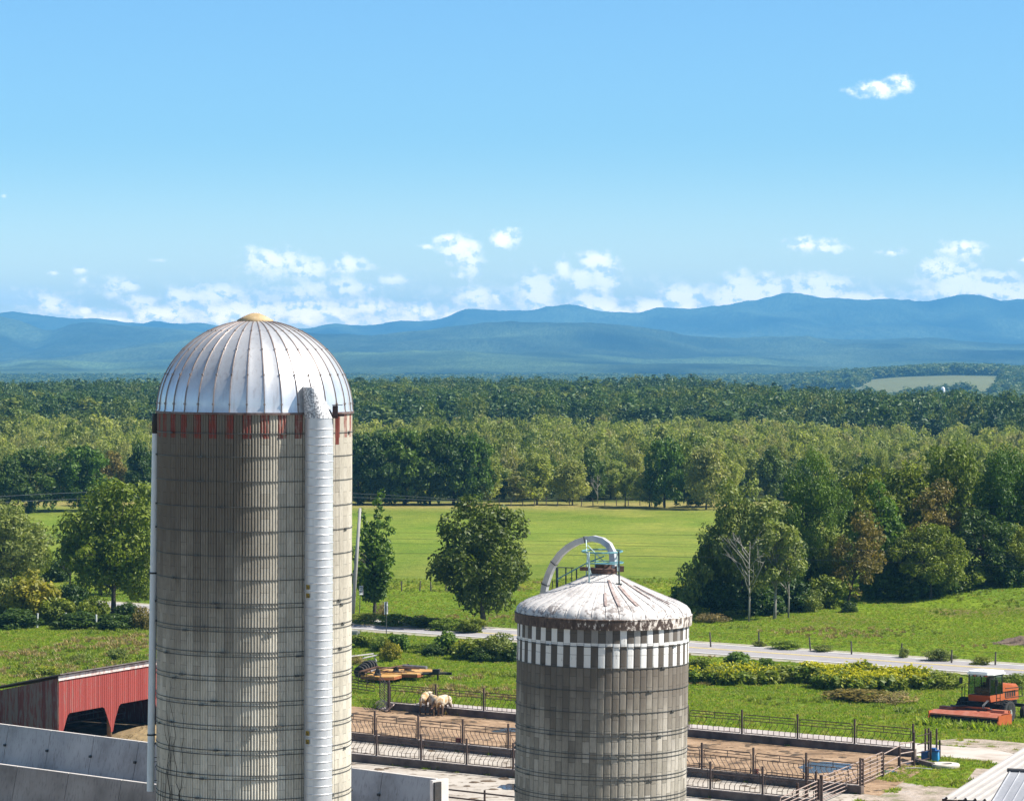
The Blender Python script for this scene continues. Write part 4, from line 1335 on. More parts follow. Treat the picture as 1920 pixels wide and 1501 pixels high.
def lineY(px, pts):
    xs, ys = zip(*pts); return float(np.interp(px, xs, ys))
FARL = [G(729, 1316, .5), G(1712, 1403, .5)]
MIDL_ = [G(640, 1370.5, .5), G(1613, 1471.5, .5)]
FROL = [G(640, 1409, .5), G(1530, 1498, .5)]
def ext(a, b, q): return a + (b - a) * q
def off(p, s, t): return Vector((p.x + U2.x * s + V2.x * t, p.y + U2.y * s + V2.y * t, 0))
DIRT = NT('trodden_dirt')
dp = DIRT.pos()
d1, d2, d3 = DIRT.noise(dp, .35, 6, .62), DIRT.noise(dp, 2.2, 6, .7), DIRT.noise(DIRT.vmath('MULTIPLY', dp, (1, 1, 1)), .12, 3, .5)
dc = DIRT.ramp(d1, [(.3, (.12, .078, .045)), (.46, (.27, .18, .11)), (.6, (.36, .25, .16)), (.75, (.25, .16, .088))])
dc = DIRT.mix(1.0, dc, DIRT.ramp(d2, [(.3, (.6, .58, .55)), (.5, (1, 1, 1)), (.7, (1.25, 1.22, 1.2))]), 'MULTIPLY')
DM = DIRT.pbr(dc, .95, 0, DIRT.bump(d2, .8, .12), .2)
a, b = ext(FARL[0], FARL[1], -.45), ext(FARL[0], FARL[1], 1.0)
c, d = ext(MIDL_[0], MIDL_[1], 1.0), ext(MIDL_[0], MIDL_[1], -.45)
# the north end of the yard keeps the dirt in front of the fence only
yard = MB().sheet([off(a, 0, -.1), off(b, 2, -.1), off(c, 1.2, .1), off(d, 0, .1)][::-1], .02).build('yard_ground', DM)
tag(yard, kind='structure')
CONC = NT('stained_concrete_ground')
cp = CONC.pos()
q1, q2, q3 = CONC.noise(cp, .5, 6, .65), CONC.noise(cp, 2.6, 6, .7), CONC.noise(CONC.vmath('MULTIPLY', cp, (1.0, 1.0, 1)), 1.3, 4, .6)
cc_ = CONC.ramp(q1, [(.3, (.27, .225, .18)), (.5, (.40, .36, .31)), (.7, (.46, .42, .37))])
cc_ = CONC.mix(CONC.maprange(q3, .56, .64, 0, .85), cc_, (.13, .10, .07))
cc_ = CONC.mix(CONC.maprange(q2, .60, .72, 0, .5), cc_, (.28, .22, .15))
CM = CONC.pbr(cc_, .85, 0, CONC.bump(q2, .25, .03), .3)
a, b = ext(MIDL_[0], MIDL_[1], -.5), ext(MIDL_[0], MIDL_[1], 1.0)
c, d = ext(FROL[0], FROL[1], 1.06), ext(FROL[0], FROL[1], -.5)
tag(MB().sheet([off(a, 0, -.1), off(b, 0, -.1), off(c, 0, .1), off(d, 0, .1)][::-1], .02).build('feed_alley_ground', CM), kind='structure')
a, b = ext(FROL[0], FROL[1], -.5), ext(FROL[0], FROL[1], 1.12)
tag(MB().sheet([off(a, 0, -.2), off(b, 0, -.2), (16, 120, 0), (-40, 120, 0)][::-1], .024).build('lot_ground', CM), kind='structure')
ALLEY = M('pale_alley_concrete', [(.30, .25, .225), (.38, .335, .31), (.44, .40, .375)], .6, .9, bump=.3, bdist=.03, streak=None)
a, b = FARL[0], ext(FARL[0], FARL[1], 1.0)
tag(MB().sheet([off(a, -1, 5.2), off(b, 0, 6.0), off(b, 0, -.05), off(a, -1, -.05)][::-1], .028).build('alley_pavement', ALLEY), kind='structure')
DRV = M('pale_gravel_drive', [(.34, .28, .23), (.46, .41, .36), (.51, .47, .43)], .5, .95, bump=.4, bdist=.04)
dv = [G(1690, 1394, 0), G(1765, 1398, 0), G(1850, 1403, 0), G(1935, 1420, 0), G(2100, 1455, 0), G(2100, 1520, 0), G(1900, 1443, 0), G(1850, 1427, 0), G(1772, 1419, 0), G(1720, 1417, 0)]
tag(MB().sheet([(p.x, p.y) for p in dv][::-1], .034).build('driveway', DRV), kind='structure')
GRV = NT('mixed_gravel')
gp_ = GRV.pos()
v1, v2 = GRV.noise(gp_, .55, 5, .65), GRV.noise(gp_, 3.5, 5, .75)
GMAT = GRV.pbr(GRV.mix(1.0, GRV.ramp(v1, [(.32, (.15, .17, .06)), (.45, (.30, .25, .20)), (.58, (.42, .35, .29)), (.7, (.30, .29, .29))]), GRV.ramp(v2, [(.3, (.65, .65, .65)), (.7, (1.3, 1.3, 1.3))]), 'MULTIPLY'), .95, 0, GRV.bump(v2, .8, .1), .2)
dv = [G(1800, 1384, 0), G(1850, 1386, 0), G(1930, 1394, 0), G(1990, 1420, 0), G(1880, 1410, 0), G(1830, 1401, 0), G(1765, 1396, 0), G(1755, 1388, 0)]
tag(MB().sheet([(p.x, p.y) for p in dv][::-1], .022).build('gravel_patch', GMAT), kind='structure')
dv = [G(1600, 1478, 0), G(1660, 1462, 0), G(1720, 1470, 0), G(1800, 1478, 0), G(1830, 1440, 0), G(1900, 1442, 0), G(1960, 1470, 0), G(1900, 1560, 0), G(1560, 1560, 0), G(1530, 1515, 0)]
tag(MB().sheet([(p.x, p.y) for p in dv][::-1], .014).build('gravel_yard_ground', GMAT), kind='structure')
# dung, spilled feed and crumbs lying about the yard and the lot
rq = np.random.default_rng(91)
def lump(seed):
    r_ = np.random.default_rng(seed)
    m_ = MB()
    n_ = 9
    vs_ = [(0, 0, .07)]
    for j_, (q_, z_) in enumerate(((.5, .06), (1, 0))):
        for i_ in range(n_):
            a_ = 2 * PI * i_ / n_
            k_ = q_ * (.7 + .6 * r_.random()) * .3
            vs_.append((k_ * math.cos(a_), k_ * math.sin(a_), z_))
    fs_ = [(0, 1 + i_, 1 + (i_ + 1) % n_) for i_ in range(n_)] + [(1 + i_, 1 + n_ + i_, 1 + n_ + (i_ + 1) % n_, 1 + (i_ + 1) % n_) for i_ in range(n_)]
    m_.add(vs_, fs_)
    return m_.mesh('dung', M('dung_%s' % 'abc'[seed % 3], [(.03, .022, .014), (.09, .06, .035), (.16, .11, .065)], 5, .9))
LUMPS = [lump(3), lump(4), lump(5)]
LP = []
def spread(nm, cnt, pw):
    vv = [v.co for v in bpy.data.objects[nm].data.vertices]
    a_, b_, c_, d_ = [Vector((v.x, v.y, 0)) for v in vv]
    for _ in range(cnt):
        s_, t_ = rq.random(), rq.random() ** pw
        p_ = a_.lerp(b_, s_).lerp(d_.lerp(c_, s_), t_)
        if p_.y > 160: LP.append((p_.x, p_.y, vv[0].z + .005 + .03))
spread('yard_ground', 650, 1); spread('feed_alley_ground', 90, 1); spread('lot_ground', 520, 1)

# ------------------------------------------------------------------ feed fences
FENCE = M('brown_painted_steel', [(.030, .020, .017), (.055, .036, .03), (.09, .05, .036)], 3, .65, .2)
PINK = M('worn_gate_tube', [(.24, .15, .12), (.38, .29, .25), (.46, .38, .34)], 3, .55, .3)
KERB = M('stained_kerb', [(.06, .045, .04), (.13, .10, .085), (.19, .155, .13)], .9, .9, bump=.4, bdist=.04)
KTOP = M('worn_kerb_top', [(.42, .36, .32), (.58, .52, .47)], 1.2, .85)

def feed_fence(P0, P1, n, slant, label, kerb_label, side, skip_first=False):
    """Posts, framed panels with S-bent bars, standing on a concrete kerb from P0 to P1."""
    d = (P1 - P0); d.z = 0
    L = d.length; d.normalize()
    ang = math.atan2(d.y, d.x)
    kb = thing('kerb_wall', kerb_label, 'kerb', (P0.x, P0.y, 0), ang)
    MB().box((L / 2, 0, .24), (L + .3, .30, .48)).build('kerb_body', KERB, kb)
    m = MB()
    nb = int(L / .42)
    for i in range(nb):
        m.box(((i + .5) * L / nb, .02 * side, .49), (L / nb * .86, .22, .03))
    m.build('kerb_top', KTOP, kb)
    t = thing('feed_fence', label, 'fence', (P0.x, P0.y, .5), ang)
    w = L / n
    post = MB().box((0, 0, .66), (.095, .095, 1.75)).box((0, 0, -.2), (.18, .18, .03)).mesh('post', FENCE)
    for i in range(n + 1):
        obj('post', post, t, (i * w, 0, 0))
    pm = MB()
    x0, x1 = .16, w - .16
    zt, zm, zl, zb = 1.22, 1.05, .86, .06
    pm.tube([(x0, 0, zb), (x0, 0, zt - .12), (x0 + .12, 0, zt), (x1 - .12, 0, zt), (x1, 0, zt - .12), (x1, 0, zb)], .028, 6)
    pm.tube([(x0, 0, zm), (x1, 0, zm)], .022, 5); pm.tube([(x0, 0, zl), (x1, 0, zl)], .024, 5); pm.tube([(x0, 0, zb), (x1, 0, zb)], .028, 5)
    pm.tube([((x0 + x1) / 2, 0, zl), ((x0 + x1) / 2, 0, zt)], .022, 5)
    k = 9
    for i in range(k):
        x = x0 + (i + .75) * (x1 - x0) / (k + .3)
        s = .30 * slant
        pm.tube([(x + s * .5, 0, zl), (x + s * .5, 0, zl - .16), (x - s * .5, 0, zb + .24), (x - s * .5, 0, zb)], .021, 5)
    pme = pm.mesh('panel', FENCE)
    for i in range(n):
        if skip_first and i == 0: continue
        obj('panel', pme, t, (i * w, 0, 0))
    return t
fd = FARL[1] - FARL[0]
feed_fence(FARL[0], FARL[1], 10, 1, 'far feed fence of brown steel with bent bars, behind the cattle', 'concrete kerb under the far feed fence behind the cattle', 1)
feed_fence(ext(MIDL_[0], MIDL_[1], -.02), MIDL_[1], 11, -1, 'middle feed fence with bars bent the other way, in front of the cattle', 'concrete kerb under the middle feed fence', 1)
feed_fence(ext(FROL[0], FROL[1], -.02), ext(FROL[0], FROL[1], 1.0), 10, 1, 'nearest feed fence along the pale concrete alley', 'concrete kerb under the nearest feed fence', 1)
RB = M('red_latch_box', [(.10, .025, .02), (.16, .05, .035)], 4, .7)
for (px, py, lab) in ((860, 1389, 'small rust red box low on the middle fence left of the chequered silo'), (1416, 1447, 'small rust red box low on the middle fence near the puddle')):
    p = G(px, py, .55)
    m = MB().box((0, 0, 0), (.34, .12, .3)).box((0, 0, .16), (.38, .16, .03)).box((0, -.07, 0), (.2, .03, .2))
    tag(m.build('latch_box', RB, None, (p.x, p.y - .18, .6), -.66), lab, 'box')

def tube_gate(P0, P1, H, label, rails=5, uprights=(.33, .66), mat=PINK, z0=.22, name='tube_gate', cat='gate', frame=True, rad=.032):
    d = P1 - P0; d.z = 0
    L = d.length
    t = thing(name, label, cat, (P0.x, P0.y, float(min(P0.z, .1))), math.atan2(d.y, d.x))
    m = MB()
    if frame: m.tube([(.08, 0, z0), (.08, 0, H - .12), (.2, 0, H), (L - .2, 0, H), (L - .08, 0, H - .12), (L - .08, 0, z0), (.08, 0, z0)], rad, 6)
    m.build('gate_frame', mat, t) if frame else None
    for i in range(rails):
        z = z0 + (H - z0) * (i + (0 if not frame else 1)) / (rails - (1 if not frame else -1))
        MB().tube([(.08, 0, z), (L - .08, 0, z)], rad * .85, 6).build('rail', mat, t)
    for q in uprights: MB().tube([(L * q, .03, z0), (L * q, .03, H)], rad * .8, 6).build('upright', FENCE, t)
    return t
def gate_post(P, H, label, r=.09, name='gate_post', lean=0):
    m = MB().tube([(0, 0, -.3), (0, 0, H - .02)], r, 10).tube([(0, 0, H - .03), (0, 0, H)], [r * 1.15, r * .7], 10).tube([(0, 0, H * .8), (r * 1.6, 0, H * .8)], .03, 6).box((0, 0, .02), (r * 3.2, r * 3.2, .06))
    o = m.build(name, FENCE, None, P, smooth_=False)
    o.rotation_euler = (0, lean, 0)
    return tag(o, label, 'post', 'posts of the corral gates')
pa, pb, pc, pd, pe = G(1540, 1507, 0), G(1617, 1474, 0), G(1655, 1457, 0), G(1686, 1440, 0), G(1713, 1435, 0)
tube_gate(pa, pb, 1.5, 'long rusty pink tube gate running down to the bottom of the picture')
tube_gate(pb, pc, 1.5, 'rusty pink tube gate in the middle of the corral end', uprights=(.4, .75))
tube_gate(pc, pd, 1.35, 'three rail tube fence beside the wet corner of the yard', 3, (), z0=.12, frame=False, name='tube_fence', cat='fence', rad=.04)
tube_gate(pd, pe, 1.45, 'short three rail tube fence joining the far feed fence', 3, (), z0=.3, frame=False, name='tube_fence', cat='fence', rad=.04)
for p, h_, lab in ((pa, 1.62, 'steel post between the two front gates'), (pb, 1.62, 'thick steel post at the end of the middle feed fence'), (pc, 1.5, 'steel post between middle gate and three rail fence'),
                   (pd, 1.32, 'steel post in the middle of the three rail fence'), (pe, 2.05, 'tall steel post at the end of the far feed fence')):
    gate_post(p, h_, lab)
tube_gate(G(1462, 1549, 0), G(1534, 1514, 0), 1.5, 'tube gate with rounded corners at the end of the nearest alley')
gate_post(G(1536, 1516, 0) + Vector((0, .3, 0)), 1.6, 'steel post that carries the rounded gate')
ga, gb = G(1512, 1509, 0), G(1538, 1506, 0) + Vector((0, 1.2, 0))
gate_post(ga, 2.15, 'tall steel post at the end of the middle kerb')
gate_post(G(1495, 1511, 0), 1.3, 'short steel post at the end of the nearest feed fence')
gw = MB()
# waterer pen at the far right end
for (px, py, h_, lab) in ((1735, 1412, 1.55, 'thin dark post left of the blue waterer'), (1741, 1424, 1.95, 'dark post touching the blue waterer'), (1745, 1427, 1.85, 'dark post in front of the blue waterer'), (1756, 1412, 1.55, 'dark post behind the blue waterer'), (1762, 1423, 1.2, 'dark post right of the blue waterer')):
    gate_post(G(px, py, 0), h_, lab, .06)
tube_gate(pe + Vector((.2, .1, 0)), G(1744, 1428, 0), 1.75, 'four rail fence between far feed fence and blue waterer', 4, (), z0=.25, frame=False, name='tube_fence', cat='fence', mat=FENCE)
wp = G(1752, 1426, 0)
wt = thing('cattle_waterer', 'bright blue plastic cattle waterer among dark posts', 'waterer', wp, -.3)
BL = M('blue_plastic', [(.02, .18, .42), (.035, .30, .58)], 2, .45)
MB().box((0, 0, .3), (.55, .55, .6), taper=.92).box((-.16, -.28, .24), (.14, .08, .48)).box((.16, -.28, .24), (.14, .08, .48)).build('tank', BL, wt)
MB().box((0, 0, .63), (.6, .6, .07)).box((-.08, 0, .72), (.34, .5, .14)).build('lid', M('dark_blue_lid', [(.008, .05, .17), (.015, .09, .26)], 3, .5), wt)
MB().box((-.55, -.1, .27), (.4, .5, .54)).box((-.55, -.1, .56), (.44, .54, .05)).build('valve_box', M('deep_blue_box', [(.01, .06, .18), (.015, .09, .24)], 3, .5), wt)  # valve box in a darker blue than the tank
RINGM = M('weathered_ring_concrete', [(.40, .36, .30), (.54, .50, .43), (.60, .56, .50)], 2.0, .85, bump=.3)
rp_ = G(1772, 1438, 0)
rg = MB().lathe([(.85, 0), (.87, .16), (.83, .22), (.42, .23), (.38, .18), (.38, 0)], 40).build('concrete_ring', RINGM, None, (rp_.x, rp_.y, .02))
tag(rg, 'round concrete well ring with a dark hole lying in the grass', 'well ring')
MB().lathe([(.381, .06), (.0001, .06)], 30).build('ring_hole', M('dark_hole', [(.012, .012, .01), (.02, .02, .018)], 3, .9), rg)
sl_ = MB()
A_, B_ = G(1714, 1430, 0), G(1750, 1439, 0)
dd = B_ - A_
sl_.box((dd.length / 2, 0, .14), (dd.length, .22, .28)).box((dd.length / 2, 0, .295), (dd.length * .97, .26, .03)).box((.1, 0, .2), (.3, .36, .4))
tag(sl_.build('concrete_sill', KERB, None, A_, math.atan2(dd.y, dd.x)), 'low dark concrete sill between tall post and well ring', 'sill')
q = MB().tube([G(1698, 1439, .1), G(1715, 1438.5, .12), G(1748, 1441, .06)], .035, 6)
tag(q.build('drain_pipe', M('grey_drain_pipe', [(.3, .3, .29), (.45, .45, .43)], 3, .6), None), 'thin grey pipe lying in the grass below the concrete sill', 'pipe')

# tubular gates at the left end of the far fence
FG = 'tube gates at the left end of the far fence'
g0, g1, g2 = G(640, 1292, 0), G(688, 1298, 0), G(713, 1306, 0)
tube_gate(g0, G(700, 1300, 0) , 1.5, 'dark tube gate between the tall silo and the orange mower', 5, (.25, .5, .75), mat=FENCE, group=None) if False else tube_gate(g0, G(703, 1301, 0), 1.5, 'dark tube gate between the tall silo and the orange mower', 5, (.25, .5, .75), mat=FENCE)
tube_gate(G(712, 1312, 0), G(728, 1331, 0), 1.75, 'dark brown tube gate standing end on at the corner of the yard', 7, (.5,), mat=FENCE)
lg = tube_gate(G(694, 1326, 0), G(722, 1336, 0), .9, 'tube gate leaning low over the dirt at the yard corner', 5, (.5,), mat=PINK)
lg.rotation_euler[0] = math.radians(-52)
gate_post(G(729, 1334, 0), 2.1, 'steel post where the far feed fence begins', .1)

# pipe rail in front, bottom
pr = thing('pipe_railing', 'dark two rail pipe railing on the pale concrete at the bottom', 'railing', (0, 0, 0))
y1, y2 = at(822, 1477, 172), at(1010, 1498, 166)
z1, z2 = at(822, 1491, 172), at(1010, 1513, 166)
MB().tube([y1, y2], .045, 8).build('rail', FENCE, pr); MB().tube([z1, z2], .045, 8).build('rail', FENCE, pr)
for q in (.47, .98):
    p = y1.lerp(y2, q)
    MB().tube([(p.x, p.y, 0), (p.x, p.y, p.z + .18)], .06, 8).build('post', FENCE, pr)

# puddles
WAT = NT('muddy_water')
WM = WAT.pbr(WAT.ramp(WAT.noise(WAT.pos(), .8, 3), [(.4, (.035, .03, .025)), (.6, (.075, .06, .045))]), .14, 0, WAT.bump(WAT.noise(WAT.pos(), 4, 3), .12, .03), .45)
def puddle(px, py, wx, wy, label, z, seed):
    r = np.random.default_rng(seed)
    c = G(px, py, 0)
    k = c.y / F
    kd = c.y * c.y / (CAMZ * F)
    pts = []
    ph_ = r.random(4) * 6.28
    for i in range(40):
        a = 2 * PI * i / 40
        rr_ = 1 + .18 * math.sin(2 * a + ph_[0]) + .13 * math.sin(3 * a + ph_[1]) + .09 * math.sin(7 * a + ph_[2]) + .05 * math.sin(11 * a + ph_[3])
        pts.append((c.x + wx * k * math.cos(a) * rr_, c.y + wy * kd * math.sin(a) * rr_))
    o = MB().sheet(pts, z).build('puddle', WM)
    return tag(o, label, 'puddle', None, 'structure')
puddle(1545, 1438, 46, 11, 'sky blue puddle in the corner of the yard', .035, 3)
puddle(950, 1369, 26, 4, 'thin puddle on the dirt behind the chequered silo', .034, 4)
puddle(955, 1475, 22, 5, 'shallow puddle on the pale concrete by the chequered silo', .038, 5)
puddle(1700, 1428, 10, 5, 'wet patch between the three rail fences', .036, 6)
puddle(1672, 1448, 13, 4, 'blue wet strip along the tube gate', .036, 7)

# ------------------------------------------------------------------ bunker walls
WALLM = M('bunker_concrete', [(.20, .195, .195), (.34, .34, .35), (.42, .42, .425)], .3, .88, bump=.25, bdist=.03, streak=((.12, .10, .09), .55))
WALLD = M('old_bunker_concrete', [(.13, .115, .10), (.24, .215, .195), (.31, .285, .26)], .35, .9, bump=.25, bdist=.03, streak=((.09, .075, .07), .6))
WTOP = M('sun_toned_wall_top', [(.5, .46, .42), (.66, .61, .57)], 1.5, .85)  # sunlight on wall tops and end slab put into a paler colour
LUG = M('steel_wall_lug', [(.02, .02, .02), (.04, .035, .03)], 3, .7)
def bunker(A, B, n, mat, label, lean=.55, h=2.4, end_face=False, lugs=True):
    d = B - A; d.z = 0
    L = d.length
    t = thing('bunker_wall', label, 'wall', (A.x, A.y, 0), math.atan2(d.y, d.x))
    w = L / n
    for i in range(n):
        x0, x1 = i * w + .02, (i + 1) * w - .02
        # the face towards the camera slopes away from it
        m = MB().prism([(0, 0), (0, 0)], 0, 0) if False else MB()
        prof = [(-lean, 0), (0, h), (.16, h), (.75, 0)]
        vs = [(x, y, z) for x in (x0, x1) for y, z in prof]
        m.add(vs, [(3, 2, 1, 0), (4, 5, 6, 7), (0, 1, 5, 4), (1, 2, 6, 5), (2, 3, 7, 6), (3, 0, 4, 7)])
        pnl = m.build('panel', mat, t)
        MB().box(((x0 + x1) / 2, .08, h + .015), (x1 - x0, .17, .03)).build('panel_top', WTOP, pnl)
        MB().add([(x1 - .01, y_ + .05, z_2) for y_, z_2 in prof] + [(x1 + .05, y_ + .05, z_2) for y_, z_2 in prof], [(3, 2, 1, 0), (4, 5, 6, 7), (0, 1, 5, 4), (2, 3, 7, 6)]).build('joint_dark_strip', LUG, t)  # dark strip set in the gap to keep the panel joint dark
        if lugs: MB().box((x1 + .01, -.30, h * .52), (.17, .14, .13)).box((x1 + .01, -.36, h * .52), (.08, .06, .07)).build('lug', LUG, t)
    return t, L
wA, wB = G(-60, 1349.5, 2.4), G(818, 1460, 2.4)
t1, L1 = bunker(wA, wB, 10, WALLM, 'blue grey leaning concrete bunker wall behind the tall silo')
MB().box((L1 + .12, .1, 1.2), (.2, 1.2, 2.4)).build('end_slab', WTOP, t1)
MB().box((L1 + .28, -.2, 1.15), (.10, .5, 2.3)).build('end_angle', LUG, t1)
wC, wD = G(-60, 1424.5, 2.4), G(330, 1475.5, 2.4)
bunker(wC, wD, 4, WALLD, 'brownish concrete bunker wall at the bottom left with a bright top edge', lugs=False)
# silage floor between the walls
SILF = M('silage_floor', [(.10, .075, .045), (.22, .16, .09), (.30, .23, .13)], .8, .95, bump=.6, bdist=.1)
tag(MB().sheet([off(wA, -2, 0), off(wA, 62, 0), off(wA, 62, -26), off(wA, -2, -26)][::-1], .02).build('bunker_ground', M('bunker_ground_concrete', [(.22, .2, .18), (.34, .31, .28)], .5, .9)), kind='structure')

# ------------------------------------------------------------------ red shed
e1, e2 = Vector((.443, .896, 0)), Vector((-.896, .443, 0))
C0 = Vector((-28.03, 197.4, 0))
RED = NT('peeling_red_boards')
def red_mat(name, lo, hi, bare, amount):
    k = NT(name)
    p = k.pos()
    x, y, z = k.sep(p)
    iu = k.math('FLOOR', k.math('MULTIPLY', x, 1 / .23))
    wn = k.n('ShaderNodeTexWhiteNoise', noise_dimensions='1D'); k.put(wn.inputs['W'], iu)
    g = k.noise(k.vmath('MULTIPLY', p, (6, 6, .7)), 1.6, 5, .7)
    c = k.mix(wn.outputs['Value'], lo, hi)
    c = k.mix(k.maprange(k.math('ADD', g, k.math('MULTIPLY', k.math('SUBTRACT', wn.outputs['Value'], .5), .16)), .56 - amount, .68 - amount, 0, .85), c, bare)
    return k.pbr(c, .85, 0, k.bump(g, .3, .01))
RM1 = red_mat('sun_toned_red_boards', (.20, .030, .024), (.28, .050, .040), (.17, .10, .085), .0)  # brighter red carries the sunlight on the open front
RM2 = red_mat('shade_toned_weathered_boards', (.13, .035, .034), (.18, .055, .05), (.17, .135, .13), .12)  # darker copy carries the end wall's shade, with more bare wood
ang1, ang2 = math.atan2(e1.y, e1.x), math.atan2(e2.y, e2.x)
shed = thing('open_shed', 'old red board cattle shed with a slanting roof and open bays', 'shed', C0, ang1)
Ls, Ws = 15.0, 8.5
# local x along the open front, local y away behind it (to the left in the picture)
zt = lambda y: 4.62 - .217 * y
fb = MB()
nb = int(Ls / .23)
def opening(x):
    b1 = (3.2, 3.2 + 0)
    for (x0, x1) in ((.25, 5.75), (6.0, 11.5), (11.75, 17)):
        if x0 <= x <= x1:
            dl, dr = x - x0, x1 - x
            return min(2.28, .0 + max(0, 2.28 - max(0, .75 - min(dl, dr)) * 1.9))
    return .6
for i in range(nb):
    x = (i + .5) * .23
    zb = max(opening(x), .0)
    dz = 0.0
    xa, xb = x - .108, x + .108
    za, zb2 = opening(xa) - dz, opening(xb) - dz
    y0_, y1_ = -.042 - .004 * (i % 3), .003
    fb.add([(xa, y0_, za), (xb, y0_, zb2), (xb, y0_, 4.55), (xa, y0_, 4.55), (xa, y1_, za), (xb, y1_, zb2), (xb, y1_, 4.55), (xa, y1_, 4.55)], [(0, 1, 2, 3), (7, 6, 5, 4), (4, 5, 1, 0), (1, 5, 6, 2), (4, 0, 3, 7)])
    fb.box((x + .115, -.045, (4.5 + max(za, zb2) + .05) / 2), (.05, .03, 4.5 - max(za, zb2) - .05))
front = fb.build('front_boards', RM1, shed)
eb = MB()
for i in range(int(Ws / .23)):
    y = (i + .5) * .23
    eb.box((y, 0, (zt(y) + .2) / 2 - .05), (.218, .04 + .012 * (i % 2), zt(y) - .25))
eb.box((Ws / 2, -.03, 1.62), (Ws, .06, .16))
end = eb.build('end_boards', RM2, shed, (-.03, 0, 0), PI / 2)
MB().box((Ls / 2, -.11, 4.55), (Ls + .3, .05, .30)).build('fascia', M('flaking_white_fascia', [(.28, .16, .14), (.52, .42, .39), (.66, .60, .57)], 3.5, .85, bump=.3), shed)
rm = MB()
rm.add([(-.3, -.35, zt(-.35) + .10), (Ls, -.35, zt(-.35) + .10), (Ls, Ws + .3, zt(Ws) + .10), (-.3, Ws + .3, zt(Ws) + .10), (-.3, -.35, zt(-.35) + .17), (Ls, -.35, zt(-.35) + .17), (Ls, Ws + .3, zt(Ws) + .17), (-.3, Ws + .3, zt(Ws) + .17)],
       [(3, 2, 1, 0), (4, 5, 6, 7), (0, 1, 5, 4), (1, 2, 6, 5), (2, 3, 7, 6), (3, 0, 4, 7)])
rm.build('roof', M('shed_roof_sheet', [(.10, .08, .075), (.20, .17, .16)], 2, .7, .2), shed)
POSTM = M('barked_post', [(.22, .12, .06), (.38, .24, .13)], 3, .85, bump=.4)
for x in (.2, 5.87, 11.6):
    MB().tube([(x, .14, -.2), (x, .14, 2.9)], .17, 10).build('post', POSTM, shed, smooth_=True)
MB().box((Ls / 2, Ws - .1, 1.3), (Ls, .06, 2.6)).box((Ls - .1, Ws / 2, 1.6), (.06, Ws, 3.2)).build('back_wall_boards', RM2, shed)
for z in (.5, .9, 1.3, 1.7): MB().tube([(6.2, 3.6, z), (13, 3.6, z)], .04, 6).build('pen_rail', FENCE, shed)
tag(MB().sheet([C0 + e1 * -1 + e2 * -4, C0 + e1 * 16 + e2 * -4, C0 + e1 * 16 + e2 * 9, C0 + e1 * -1 + e2 * 9], .03).build('shed_ground', M('dark_manure', [(.03, .022, .014), (.075, .055, .034), (.15, .11, .06)], .7, .95, bump=.6, bdist=.1)), kind='structure')
hp_ = MB()
r = np.random.default_rng(5)
for i in range(500):
    a, q = r.random() * 6.28, r.random() ** .5
    c = Vector((q * 3.2 * math.cos(a), q * 1.6 * math.sin(a), .9 * (1 - q) + r.random() * .1))
    d = Vector(r.normal(size=3)) * .22; d.z *= .4
    hp_.tube([c - d, c + d], .022, 3, False)
hp_.lathe([(3.3, -.05), (2.2, .45), (1.0, .8), (.001, .95)], 24)
hpl = C0 + e1 * 7.6 + e2 * -1.9
o = hp_.build('straw_heap', M('straw', [(.16, .12, .06), (.30, .22, .11)], 3, .9), None, hpl, ang1)
tag(o, 'heap of straw in front of the open shed bay', 'straw heap')

# ------------------------------------------------------------------ roofs at the bottom right
WR = M('white_roof_sheet', [(.38, .35, .32), (.47, .44, .41)], .5, .5, .1, streak=((.6, .55, .5), .5))
A0 = Vector((20.2, 150, 3.8)); rdir = Vector((6.2, 15, .50)); sd = Vector((15, -6.2, 0)).normalized()
bw = thing('farm_building', 'low building with a bright white ribbed roof at the bottom right corner', 'building', A0)
m = MB()
nr = 44
for i in range(nr):
    s0, s1 = i * .46, (i + 1) * .46
    b = [(s0, 0), (s0 + .13, .0), (s0 + .17, .10), (s0 + .25, .10), (s0 + .29, 0), (s1, 0)]
    vs, fs = [], []
    for s_, h_ in b:
        for q in (0, 1.6): vs.append(sd * s_ + rdir * q + Vector((0, 0, h_)))
    for j in range(5): fs.append((2 * j, 2 * j + 2, 2 * j + 3, 2 * j + 1))
    m.add(vs, fs)
m.build('roof', WR, bw)
m = MB()
a = sd * .05; b = sd * (nr * .46)
m.add([a + Vector((0, 0, -.03)), b + Vector((0, 0, -.03)), b + Vector((0, 0, -.28)), a + Vector((0, 0, -.28))], [(0, 1, 2, 3)])
m.add([Vector((0, 0, -.01)) + sd * .0, rdir * 1.6 + Vector((0, 0, -.01)), rdir * 1.6 + Vector((0, 0, -.18)), Vector((0, 0, -.18))], [(0, 3, 2, 1)])
m.build('fascia', M('dark_red_fascia', [(.05, .02, .018), (.10, .05, .04)], 3, .8), bw)
m = MB()
i0, i1 = sd * .5 + rdir * .03, sd * .5 + rdir * 1.57
j0, j1 = sd * (nr * .46 - .5) + rdir * .03, sd * (nr * .46 - .5) + rdir * 1.57
for p, q in ((i0, i1), (j0, j1), (i0, j0), (i1, j1)):
    m.add([(p.x, p.y, p.z - .2), (q.x, q.y, q.z - .2), (q.x, q.y, -3.8), (p.x, p.y, -3.8)], [(0, 1, 2, 3)])
m.build('wall', M('white_board_wall', [(.5, .48, .45), (.62, .6, .57)], .8, .8), bw)
R0 = at(1895, 1444, 140)
gr_ = thing('farm_building', 'nearer building with a grey standing seam roof at the bottom right corner', 'building', R0)
dn = Vector((-1.26, -3.0, -.93)); al = Vector((3.0, -1.0, 0)).normalized()
m = MB()
